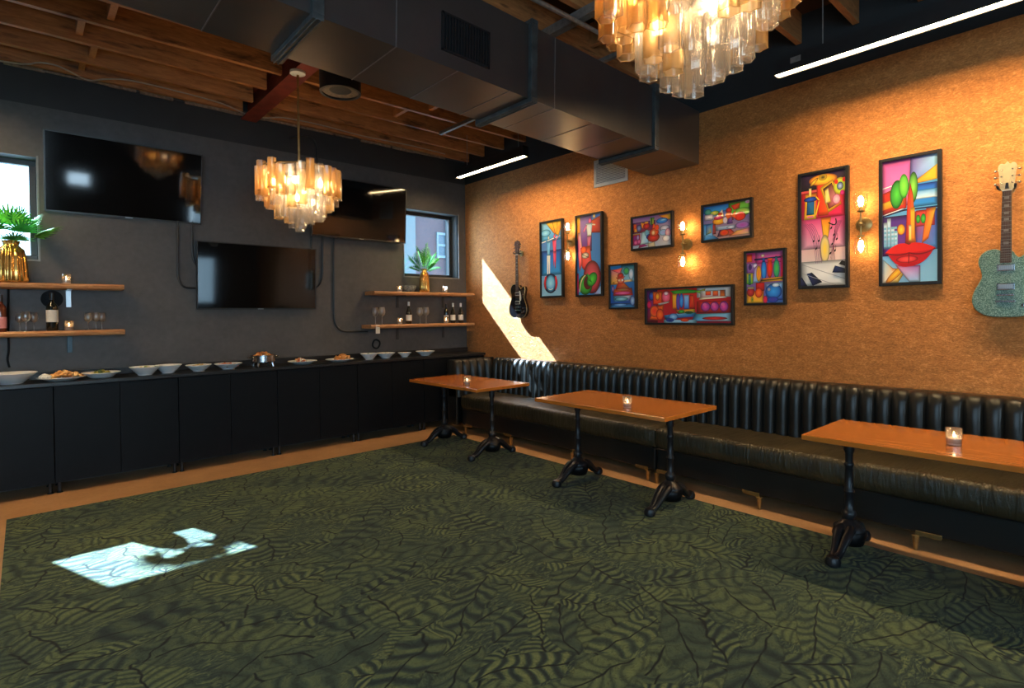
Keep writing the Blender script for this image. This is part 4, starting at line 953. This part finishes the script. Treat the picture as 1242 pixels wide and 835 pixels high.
# narrow print with green and red swirl
sh = [Rr(0, 0, 1, 1, SKY, (.10, .25, .65)), Rr(0, .55, .62, 1, PUR, (.30, .22, .55)), Rr(0, .70, .14, 1, ORG, YEL), Po([(.5, .78), (1, .76), (1, .98), (.6, .93)], [RED, DRED, (.5, .05, .05), ORG]), El(.55, .93, .06, .035, PNK, MAG), El(.72, .98, .05, .02, CRM, YEL), Po([(.38, .90), (.66, .90), (.60, .74), (.44, .74)], [WHT, LBL, WHT, WHT]), *Ln([(.42, .88), (.28, .80)], .028, PNK, 3), *Ln([(.62, .88), (.78, .87)], .028, (.75, .60, .45), 3), Po([(.42, .74), (.60, .74), (.54, .58), (.44, .60)], [(.5, .3, .5), PNK, (.55, .25, .3), RED]),
      Po([(.05, .80), (.15, .80), (.28, .45), (.10, .30), (.02, .55)], [PNK, WHT, RED, RED, MAG]), Po([(.15, .60), (.55, .62), (.60, .45), (.75, .33), (.45, .25), (.2, .35)], [RED, ORG, RED, PNK, DRED, RED]), El(.28, .57, .13, .05, ORG, RED), El(.35, .50, .16, .04, (.75, .70, .60), (.20, .12, .12)), *Ln([(.2, .52), (.5, .47)], .012, BLK, 3),
      El(.62, .22, .36, .21, (.75, .15, .20), DRED), El(.34, .13, .30, .13, GRN, DGRN), El(.44, .15, .17, .085, BLK, DRED), El(.62, .19, .22, .085, (.12, .65, .06), DGRN, .15), Po([(.40, .28), (.52, .24), (.62, .15), (.48, .18)], [GRN, GRN, DGRN, DGRN]), *Ln(curve((.10, .04), (.12, .20), (.35, .25)), .022, CRM, 3), Po([(.7, 0), (1, 0), (1, .12)], [LAV, LBL, LBL]), Rr(0, .0, .06, .28, MAG, RED)]
framed([(697, 261), (730, 257), (730, 358.5), (698, 361)], sh, 'narrow print with a green swirl and a blue right side', .02)
# small landscape, orange guitar
sh = [Rr(0, 0, 1, 1, (.62, .70, .75), (.40, .20, .45)), Rr(0, .5, .6, .86, DRED, PUR), Rr(.02, .60, .10, .82, RED, ORG), Rr(.04, .55, .12, .68, YEL, ORG), El(.17, .66, .07, .12, (.30, .35, .60), NAVY), Po([(.22, .84), (.34, .80), (.30, .62), (.24, .66)], [YEL, ORG, RED, ORG]), El(.37, .70, .09, .11, RED, DRED), Rr(.32, .78, .42, .84, ORG, YEL), Po([(.46, .95), (.58, .95), (.55, .70), (.48, .72)], [GRN, DGRN, YEL, GRN]), *Ln([(.50, .95), (.52, .70)], .012, BLK, .75), Po([(.68, .98), (1, .99), (1, .80), (.90, .80)], [ORG, YEL, YEL, ORG]), El(.77, .80, .15, .095, SKY, BLU), El(.80, .82, .09, .03, LBL, SKY),
      Rr(0, .10, .20, .48, MAG, RED), El(.06, .35, .05, .09, PUR, MAG), El(.14, .36, .04, .10, (.55, .45, .7), PUR), El(.08, .20, .06, .08, PNK, MAG), El(.17, .22, .05, .08, PNK, MAG), Rr(0, .46, .20, .49, YEL, BRN), Po([(.20, .10), (.42, .12), (.46, .55), (.25, .52)], [WHT, LBL, LBL, (.45, .70, .70)]), El(.38, .47, .06, .11, (.15, .40, .60), (.35, .6, .65)), El(.44, .34, .08, .09, NAVY, BLU), El(.55, .30, .16, .15, RED, DRED), El(.57, .46, .12, .13, ORG, RED), El(.55, .45, .05, .09, CRM, ORG), Po([(.52, .58), (.60, .58), (.59, .74), (.54, .74)], [RED, ORG, ORG, RED]), El(.64, .60, .06, .10, RED, ORG), El(.84, .55, .13, .10, (.70, .70, .78), (.35, .33, .45)), El(.80, .42, .1, .10, (.35, .38, .65), LBL), El(.92, .40, .07, .14, (.85, .62, .55), PNK), El(.88, .22, .1, .10, WHT, (.75, .72, .8)), Po([(.15, .0), (.42, .06), (.30, .12), (.18, .10)], [DRED, MAG, PUR, MAG]), Po([(.42, 0), (.60, 0), (.58, .16), (.40, .12)], [(.6, .55, .40), CRM, CRM, (.5, .45, .3)])]
framed([(764, 263.5), (815, 255.8), (816, 299), (765.4, 304.4)], sh, 'small landscape print with an orange guitar, left of the lit wall lamp', .02)
# second small landscape
sh = [Rr(0, 0, 1, 1, (.65, .40, .35), BLU), Rr(0, .80, .62, 1, SKY, (.02, .18, .50)), Rr(.55, .65, 1, 1, GRN, (.25, .50, .08)), Po([(.60, .92), (.80, .98), (.78, .80), (.66, .78)], [RED, ORG, BRN, RED]), El(.95, .96, .06, .05, PNK, WHT), El(.10, .83, .08, .09, (.15, .40, .25), TEA), El(.25, .78, .10, .07, (.7, .45, .1), GRN), Rr(.02, .58, .22, .76, (.30, .28, .38), (.50, .45, .50)), Po([(.27, .66), (.42, .86), (.46, .62)], [CRM, WHT, ORG]), El(.34, .52, .14, .11, YEL, ORG), El(.33, .62, .10, .06, MAG, RED), El(.37, .72, .05, .05, RED, ORG), El(.56, .80, .07, .08, RED, BRN), Po([(.50, .74), (.62, .74), (.66, .50), (.46, .48)], [ORG, RED, BRN, ORG]), El(.48, .52, .05, .10, (.75, .55, .60), WHT), Po([(.54, .55), (.62, .60), (.64, .40), (.52, .40)], [PUR, LAV, PUR, NAVY]), El(.84, .70, .18, .12, (.55, .55, .12), GRN), El(.79, .58, .12, .13, RED, (.75, .10, .02)), Po([(.60, .62), (.70, .78), (.72, .50)], [ORG, ORG, RED]),
      Rr(0, .0, .22, .48, LBL, SKY), Po([(.05, .15), (.18, .20), (.17, .46), (.06, .46)], [TEA, YEL, SKY, BLU]), Po([(.20, .15), (.28, .15), (.27, .45), (.21, .45)], [(.45, .10, .15), BRN, BRN, RED]), Rr(.28, .24, .70, .36, (.15, .25, .40), (.55, .65, .75)), El(.60, .30, .09, .04, WHT, (.3, .4, .6)), El(.84, .32, .15, .10, (.45, .08, .40), LAV), Po([(.30, .05), (.72, .08), (.60, .25), (.36, .26)], [NAVY, ORG, RED, PUR]), El(.46, .16, .10, .09, RED, ORG), Po([(.55, .04), (1, .05), (1, .22), (.72, .18)], [ORG, CRM, PNK, YEL]), Po([(.0, 0), (.35, 0), (.25, .10), (.02, .16)], [SKY, NAVY, SKY, LBL])]
framed([(850, 248.5), (912, 239.7), (912, 288), (850, 294.4)], sh, 'small landscape print reflecting a bright lamp streak, right of the lit wall lamp', .02)
# small portrait
sh = [Rr(0, 0, 1, 1, (.02, .12, .50), SKY), Rr(0, .55, .5, .92, YEL, (.65, .20, .35)), Rr(.45, .6, 1, 1, LBL, TEA), Po([(.05, .90), (.50, .95), (.40, .80)], [RED, ORG, PNK]), El(.66, .86, .12, .09, GRN, TEA), El(.85, .78, .10, .14, WHT, LBL), Po([(.1, .62), (.9, .66), (.9, .61), (.1, .57)], [YEL, (.85, .80, .55), CRM, ORG]), El(.42, .76, .13, .07, RED, BRN), Po([(.22, .72), (.62, .74), (.55, .70), (.30, .68)], [BRN, RED, ORG, RED]), El(.43, .64, .15, .075, (.75, .35, .20), RED), El(.36, .65, .04, .03, CRM), El(.50, .65, .04, .03, WHT), Po([(.30, .58), (.58, .58), (.80, .45), (.20, .44)], [RED, ORG, (.25, .2, .05), DRED]), Po([(.14, .44), (.88, .46), (.92, .28), (.10, .28)], [ORG, BRN, RED, DRED]), El(.5, .42, .30, .03, (.2, .3, .1), RED), El(.5, .34, .36, .04, PNK, MAG), Po([(.10, .27), (.85, .28), (.80, .14), (.14, .14)], [TEA, WHT, BLU, SKY]), El(.45, .20, .28, .05, LBL, TEA), El(.10, .45, .06, .09, LAV, NAVY), Rr(0, 0, 1, .10, SKY, NAVY), El(.4, .06, .3, .03, LBL, BLU), El(.9, .15, .1, .12, (.5, .7, .9), BLU)]
framed([(738, 321), (771, 319), (771, 374.5), (738, 375.5)], sh, 'small portrait print in blue and red, lower left of the lit wall lamp', .018)
# long landscape
sh = [Rr(0, 0, 1, 1, (.45, .02, .06), RED), Rr(.62, .72, 1, 1, (.55, .60, .60), WHT), Rr(.0, .0, .14, 1, DRED, PUR), El(.06, .82, .04, .14, BLU, NAVY), El(.03, .55, .03, .12, MAG, RED), Rr(.08, .55, .20, .95, RED, ORG), El(.14, .80, .03, .12, YEL, RED), El(.25, .78, .06, .20, PNK, RED), El(.25, .88, .03, .06, WHT, PNK), Po([(.03, .10), (.20, .06), (.22, .55), (.10, .50)], [ORG, RED, ORG, RED]), El(.10, .35, .06, .18, RED, (.9, .25, .05)), El(.17, .25, .05, .18, ORG, RED), Po([(.14, .58), (.30, .66), (.28, .60), (.16, .52)], [WHT, BLK, WHT, BLK]), Po([(.30, .95), (.50, .99), (.66, .92), (.60, .86), (.34, .86)], [GRN, DGRN, GRN, DGRN, GRN]), Rr(.33, .40, .38, .86, ORG, YEL), El(.40, .62, .025, .25, PUR, BLU), El(.44, .65, .025, .22, SKY, BLU), Rr(.47, .40, .53, .82, BLU, LBL), Po([(.53, .42), (.60, .40), (.58, .80), (.54, .82)], [RED, DRED, ORG, RED]), Po([(.60, .90), (.72, .98), (.70, .80)], [GRN, YEL, DGRN]), Rr(.66, .72, .94, .92, (.60, .35, .35), (.60, .75, .75)), Rr(.72, .78, .78, .90, RED, ORG), Rr(.80, .76, .86, .90, (.7, .10, .06), ORG), Rr(.88, .74, .93, .92, ORG, BRN), Po([(.64, .66), (.95, .70), (.95, .74), (.66, .72)], [CRM, WHT, WHT, CRM]), Rr(.62, .28, 1, .62, DRED, RED), El(.72, .46, .055, .14, (.75, .10, .40), PUR), El(.82, .46, .05, .14, (.75, .10, .40), PUR), El(.92, .46, .05, .15, (.75, .10, .40), PUR), El(.71, .52, .02, .04, PNK), El(.81, .52, .02, .04, PNK), El(.91, .52, .02, .04, PNK),
      Po([(.22, .22), (.45, .30), (.62, .30), (.60, .18), (.24, .10)], [SKY, LBL, TEA, BLU, NAVY]), El(.34, .18, .06, .10, LBL, BLU), Po([(.36, .38), (.60, .40), (.60, .30), (.40, .26)], [ORG, YEL, (.5, .5, .1), BLK]), El(.44, .33, .04, .05, GRN, DGRN), El(.53, .30, .05, .04, BLK, DGRN), Po([(.56, .05), (1, .05), (1, .28), (.60, .26)], [SKY, (.5, .65, .7), LBL, TEA]), El(.82, .13, .14, .05, RED, DRED), Rr(.22, .0, .62, .09, (.3, .5, .6), LBL), El(.30, .08, .05, .06, NAVY, BLU), El(.48, .08, .05, .05, RED, ORG)]
framed([(781.5, 350.2), (889, 344.8), (889, 394.7), (782, 394)], sh, 'long wide red print with three purple balls, lowest on the wall', .02)
# portrait with three bottles
sh = [Rr(0, 0, 1, 1, (.10, .25, .60), (.70, .06, .25)), Rr(.25, .78, 1, 1, MAG, (.60, .20, .40)), El(.45, .93, .05, .03, WHT, YEL), Rr(0, .82, .16, .98, ORG, RED), Rr(0, .58, .28, .80, PUR, LAV), El(.24, .74, .07, .05, WHT, LAV), El(.10, .72, .05, .06, NAVY, PUR), Rr(0, .38, .18, .60, GRN, YEL), Rr(.05, .36, .12, .58, DGRN, TEA), Po([(.18, .40), (.40, .40), (.34, .78), (.22, .70)], [LBL, SKY, PNK, LAV]), El(.34, .58, .07, .16, ORG, YEL), *Ln([(.22, .86), (1, .88)], .022, NAVY, 1.35), El(.48, .64, .075, .21, SKY, BLU), Rr(.44, .80, .51, .88, NAVY, BLU), El(.64, .67, .075, .19, RED, (.6, .08, .0)), Rr(.58, .82, .72, .87, RED, ORG), El(.82, .66, .085, .19, GRN, TEA), Rr(.78, .80, .85, .90, TEA, NAVY), Rr(.93, .45, 1, .9, RED, MAG), Po([(.35, .40), (1, .42), (1, .50), (.42, .48)], [BRN, YEL, YEL, ORG]), *Ln([(.40, .44), (1, .46)], .02, (.12, .10, .02), 1.35), Po([(.55, .05), (1, .05), (1, .40), (.52, .38)], [(.05, .10, .50), BLU, LBL, (.45, .50, .70)]), El(.74, .22, .22, .15, SKY, BLU), El(.62, .26, .05, .04, (.55, .35, .3), SKY), El(.80, .34, .1, .04, WHT, LBL), Rr(.26, .24, .50, .40, DRED, RED), Rr(0, .0, .48, .24, YEL, ORG), El(.12, .22, .11, .09, (.60, .05, .06), DRED), Rr(.02, .28, .22, .33, (.55, .35, .15), (.2, .3, .25)), El(.34, .20, .10, .10, ORG, RED), El(.16, .07, .04, .06, DGRN, YEL), El(.52, .06, .06, .08, RED, MAG), El(.72, .06, .15, .06, (.10, .05, .35), BLU)]
framed([(902, 304.5), (952.5, 301), (952.5, 370), (902, 370.5)], sh, 'portrait print with blue, red and green bottles, left of the sheet music print', .02)

# ------------------------------------------------------------------ wall vent
q = [at(*p, 0, XW-.012) for p in ((720.5, 227.5), (761, 219.5))]; vy1, vy0 = q[0].y, q[1].y; vz0 = (q[0].z+q[1].z)/2; vh_ = .30
r = empty('wall_vent', (XW, (vy0+vy1)/2, vz0)); tag(r, 'white louvred vent high on the copper wall under the duct', 'vent'); w = (vy1-vy0)/2
m = MB()
for a in ((-w, w, 0, .03), (-w, w, vh_-.03, vh_), (-w, -w+.03, .03, vh_-.03), (w-.03, w, .03, vh_-.03)): m.mm(-.014, -.001, *a)
m.build('vent_frame', M['whitepaint'], r, bevel=.002)
m = MB(); n = 14
for i in range(n):
    z = .036+(vh_-.072)*i/(n-1); T = Matrix.Translation((-.007, 0, z)) @ Matrix.Rotation(D2(35), 4, 'Y'); m.mm(-.007, .007, -w+.03, w-.03, -.0012, .0012, T)
m.build('louvre', M['whitepaint'], r)
box(-.0015, -.0005, -w+.03, w-.03, .03, vh_-.03).build('vent_backing', M['grille_dark'], r)

# ------------------------------------------------------------------ guitars
BODY = catmull([(0, 0), (-.085, .006), (-.140, .040), (-.165, .095), (-.160, .155), (-.135, .215), (-.118, .255), (-.122, .300), (-.136, .345), (-.130, .392), (-.098, .428), (-.055, .437), (-.028, .428), (0, .425), (.028, .420), (.045, .392), (.062, .378), (.085, .392), (.112, .402), (.134, .385), (.138, .350), (.126, .305), (.119, .260), (.135, .215), (.160, .155), (.165, .095), (.140, .040), (.085, .006)], 4)
def guitar(y, ztop, total, yb, label, body_m, head_m, face_guard, style, rz=0):
    """hangs flat in front of the wall, face towards the room; local x = along -Y, y = depth, z = up, origin at the bottom of the body"""
    T = Matrix(((0, 1, 0, 0), (-1, 0, 0, 0), (0, 0, 1, 0), (0, 0, 0, 1)))     # local (x right, y depth into wall, z) -> world
    s = total/.985; r = empty('electric_guitar', (XW-.085, y, ztop-total)); tag(r, label, 'guitar', 'electric guitars on the copper wall')
    r.rotation_euler = (rz, 0, 0)
    S = T @ Matrix.Scale(s, 4)
    def mk(m): m.v = [tuple(S @ Vector(v)) for v in m.v]; return m
    mk(MB().prism(BODY, 0, .043)).build('body', body_m, r, bevel=.007*s, segs=3)
    ins = [(x*.985, .213+(z-.213)*.985) for x, z in BODY]
    if style == 'black':
        loop = [(x, -.0005, z) for x, z in ins]; loop.append(loop[0]); mk(MB().tube(loop, .0035, 6)).build('binding', M['brass'], r, smooth=True)
    mk(MB().prism([(-.027, .40), (.027, .40), (.022, .80), (-.022, .80)], -.006, .018)).build('neck', M['maple'], r, bevel=.004)
    fb = mk(MB().prism([(-.0275, .345), (.0275, .345), (.0215, .802), (-.0215, .802)], -.0115, -.006)).build('fretboard', M['rosewood'], r)
    m = MB(); 
    for k in range(20):
        z = .802-.457*(1-2**(-k/12))*1.45
        if z > .35: m.mm(-.0245, .0245, -.0128, -.0114, z-.0012, z+.0012)
    for z in (.755, .705, .66, .62, .55, .47): m.mm(-.012, .012, -.0119, -.0114, z-.008, z+.008)
    mk(m).build('fret_wire', M['wire'], fb)
    mk(MB().prism(catmull([(-.021, .800), (-.034, .830), (-.039, .90), (-.044, .955), (-.030, .975), (-.012, .968), (0, .985), (.012, .968), (.030, .975), (.044, .955), (.039, .90), (.034, .830), (.021, .800)], 3), -.006, .010)).build('headstock', head_m, r, bevel=.002)
    mk(MB().mm(-.022, .022, -.014, -.005, .799, .805)).build('nut', M['pearl'], r)
    mk(MB().prism([(-.010, .812), (.010, .812), (.006, .85), (-.006, .85)], -.0085, -.006)).build('truss_cover', M['black'], r)
    for sd in (-1, 1):
        for k in range(3):
            z = .848+k*.042; m = MB(); m.lathe([(.0045, 0), (.0045, .014), (.0015, .015)], n=10, T=Matrix.Translation((sd*.026, -.006, z)) @ Matrix.Rotation(PI/2, 4, 'X'))
            m.tube([(sd*.038, .003, z), (sd*.052, .003, z)], .003, 6); m.ball((sd*.058, .003, z), .008, 10, 6)
            mk(m).build('tuner', M['chrome'], r, smooth='all')
    ps = (.315, .195) if style == 'green' else (.31, .20)
    for z in ps:
        m = MB(); m.mm(-.043, .043, -.006, .0, z-.021, z+.021); pk = mk(m).build('pickup_ring', M['chrome'] if style == 'green' else M['pearl'], r, bevel=.002)
        mk(MB().mm(-.035, .035, -.011, -.006, z-.015, z+.015)).build('pickup', M['steel'] if style == 'green' else M['black'], r, bevel=.002)
    m = MB(); m.mm(-.042, .042, -.014, 0, .137, .148); m.mm(-.048, .048, -.012, 0, .096, .108); mk(m).build('bridge', M['chrome'], r, bevel=.002)
    if face_guard:
        mk(MB().prism(catmull([(.032, .345), (.052, .335), (.066, .27), (.060, .225), (.040, .23), (.036, .29)], 3), -.006, -.003)).build('pickguard', M['pearl'], r)
    for kx, kz in ((.105, .13), (.115, .085), (.085, .075), (.108, .30)):
        mk(MB().lathe([(.012, 0), (.011, .012), (.001, .013)], n=14, T=Matrix.Translation((kx, 0, kz)) @ Matrix.Rotation(PI/2, 4, 'X'))).build('control_knob', M['chrome'], r, smooth=True)
    m = MB()
    for k in range(6):
        x0, x1 = -.026+k*.0104, -.0165+k*.0066; m.tube([(x0, -.0155, .105), (x0, -.017, .145), (x1, -.016, .80), ((-.026 if k < 3 else .026), -.012, .848+(k if k < 3 else 5-k)*.042)], .0004, 4)
    mk(m).build('strings', M['wire'], r)
    return r
def hanger(y, z, label, mat):
    r = empty('guitar_hanger', (XW, y, z)); tag(r, label, 'guitar hanger')
    MB().lathe([(.030, 0), (.034, .004), (.034, .016), (.001, .018)], n=20, T=Matrix.Rotation(-PI/2, 4, 'Y')).build('wall_plate', mat, r, smooth=True)
    m = MB().tube([(-.016, 0, 0), (-.055, 0, -.004)], .008, 8); m.build('arm', M['black'], r, smooth=True)
    m = MB().tube(smooth_path([(-.112, -.044, .014), (-.108, -.042, 0), (-.085, -.040, -.004), (-.062, -.034, -.006), (-.055, 0, -.006), (-.062, .034, -.006), (-.085, .040, -.004), (-.108, .042, 0), (-.112, .044, .014)]), .0075, 8); m.build('yoke', M['black'], r, smooth=True)
xg = XW-.085
gt, gb = at(1221, 196, 0, xg), at(1215.5, 385, 0, xg)
guitar((gt.y+gb.y)/2-.004, gt.z, gt.z-gb.z, 0, 'pale green sparkle electric guitar at the right picture edge', M['sparkle'], M['cream'], False, 'green', D2(.6))
hanger((gt.y+gb.y)/2-.012, gt.z-.165, 'black hanger yoke holding the pale green guitar', M['brass'])
gt, gb = at(628, 291.5, 0, xg), at(627.5, 386.5, 0, xg)
guitar((gt.y+gb.y)/2, gt.z, gt.z-gb.z, 0, 'glossy black electric guitar on the copper wall near the room corner', M['guitarblack'], M['rosewood'], True, 'black', 0)
hanger((gt.y+gb.y)/2, gt.z-.165, 'small hanger with brass plate holding the black guitar', M['brass'])

# ------------------------------------------------------------------ wall lamps
def sconce(px, py, label):
    p = at(px, py, 0, XW-.085); r = empty('wall_sconce', (XW, p.y, p.z)); tag(r, label, 'wall lamp', 'brass wall lamps with two bulbs')
    dx = -.085
    MB().lathe([(.052, 0), (.055, .004), (.055, .012), (.04, .018), (.001, .020)], n=28, T=Matrix.Rotation(-PI/2, 4, 'Y')).build('back_plate', M['brass'], r, smooth=True)
    m = MB().tube([(-.018, 0, 0), (dx, 0, 0)], .009, 8); m.ball((dx, 0, 0), .016, 12, 8); m.build('arm', M['brass'], r, smooth=True)
    MB().tube([(dx, 0, -.095), (dx, 0, .095)], .0065, 8).build('stem', M['brass'], r, smooth=True)
    for s in (-1, 1):
        MB().lathe([(.008, s*.085), (.027, s*.092), (.027, s*.097), (.013, s*.100), (.013, s*.128), (.001, s*.129)], (dx, 0, 0), 16).build('socket', M['brass'], r, smooth=True)
        MB().lathe([(.010, s*.128), (.017, s*.15), (.020, s*.175), (.014, s*.200), (.001, s*.212)], (dx, 0, 0), 14).build('bulb', M['bulb'], r, smooth='all')
        MB().lathe([(.022, s*.100), (.040, s*.120), (.046, s*.170), (.044, s*.225)], (dx, 0, 0), 22, cap=False).build('glass_shade', M['bulbglass'], r, smooth='all')
sconce(688.5, 293, 'brass wall lamp between the two narrow prints')
sconce(828, 296, 'brass wall lamp between the two small landscape prints')
sconce(1044, 271.5, 'brass wall lamp between the two tall prints')

# ------------------------------------------------------------------ the building across the street
r = empty('neighbor_building', (7.5, 11.6, 0)); tag(r, 'pale mauve building seen through the corner window', 'building')
MAUVE = plain('mauve render', (.088, .066, .078), .8, vary=.08, scale=2)
m = MB(); m.mm(-4.6, 6, 0, 4, -.2, 4.9); m.build('facade', MAUVE, r)
m = MB(); m.mm(-4.8, 6.2, -.15, .0, 4.6, 5.0); m.build('parapet', plain('pale cornice', (.14, .14, .16), .7), r)
bx = lambda x: at(x, 300, 1, 11.6).x-7.5
PB = plain('pale blue render', (.125, .155, .165), .8, vary=.04)
for px in ((-4.6, bx(501)), (bx(540.5), bx(540.5)+.5)):
    MB().mm(*px, -.12, .0, -.2, 4.6).build('pilaster', PB, r)
wf = MB(); wx0, wx1, wz0, wz1 = bx(529), bx(539), at(520, 312, 1, 11.6).z, at(520, 281, 1, 11.6).z
wf.mm(wx0, wx1, -.05, -.001, wz0, wz0+.06).mm(wx0, wx1, -.05, -.001, wz1-.06, wz1).mm(wx0, wx0+.04, -.05, -.001, wz0+.06, wz1-.06).mm(wx0+.04, wx1, -.045, -.001, (wz0+wz1)/2-.03, (wz0+wz1)/2+.03)
wfo = wf.build('window', plain('white window trim', (.16, .22, .25), .6), r)
box(wx0+.04, wx1, -.02, -.002, wz0+.06, wz1-.06).build('pane', plain('grey blue pane', (.07, .115, .15), .5), wfo)

# ------------------------------------------------------------------ daylight
wd = bpy.data.worlds.new('sky'); sc.world = wd; wd.use_nodes = True; nt = wd.node_tree; nt.nodes.clear()
bg = nt.nodes.new('ShaderNodeBackground'); wo = nt.nodes.new('ShaderNodeOutputWorld'); nt.links.new(bg.outputs[0], wo.inputs[0])
bg.inputs[0].default_value = (.47, .76, 1.0, 1); bg.inputs[1].default_value = 6.5
sun = bpy.data.lights.new('sun', 'SUN'); sun.energy = 80; sun.angle = .008; sun.color = (.62, .86, 1.08)
so = bpy.data.objects.new('sun', sun); COL.objects.link(so); d = Vector((.36, -1, -.965)).normalized(); so.rotation_euler = d.to_track_quat('-Z', 'Y').to_euler(); so.location = (-2, 12, 10)
def portal(name, loc, sx_, sy_, rot):
    l = bpy.data.lights.new(name, 'AREA'); l.shape = 'RECTANGLE'; l.size = sx_; l.size_y = sy_; l.cycles.is_portal = True
    o = bpy.data.objects.new(name, l); COL.objects.link(o); o.location = loc; o.rotation_euler = rot
portal('opening_portal', (XL-.1, (LY0+LY1)/2, (LZ0+LZ1)/2), LZ1-LZ0, LY1-LY0, (0, -PI/2, 0))  # portal of the added left wall opening
portal('opening_portal', ((FX0+FX1)/2, YF-.1, (FZ0+FZ1)/2), FX1-FX0, FZ1-FZ0, (PI/2, 0, 0))
portal('opening_portal', ((AX0+AX1)/2, YF-.1, (AZ0+AZ1)/2), AX1-AX0, AZ1-AZ0, (PI/2, 0, 0))
for a, b in WIN: portal('opening_portal', ((a+b)/2, YW+WT, (WZ0+WZ1)/2), b-a, WZ1-WZ0, (-PI/2, 0, 0))

sc.view_settings.view_transform = 'Standard'; sc.view_settings.look = 'None'; sc.view_settings.exposure = 0; sc.view_settings.gamma = 1
sc.view_settings.use_curve_mapping = False
sc.cycles.transparent_max_bounces = 32
sc.cycles.max_bounces = 10; sc.cycles.diffuse_bounces = 5
sc.cycles.caustics_reflective = False; sc.cycles.caustics_refractive = False
sc.cycles.sample_clamp_indirect = 6
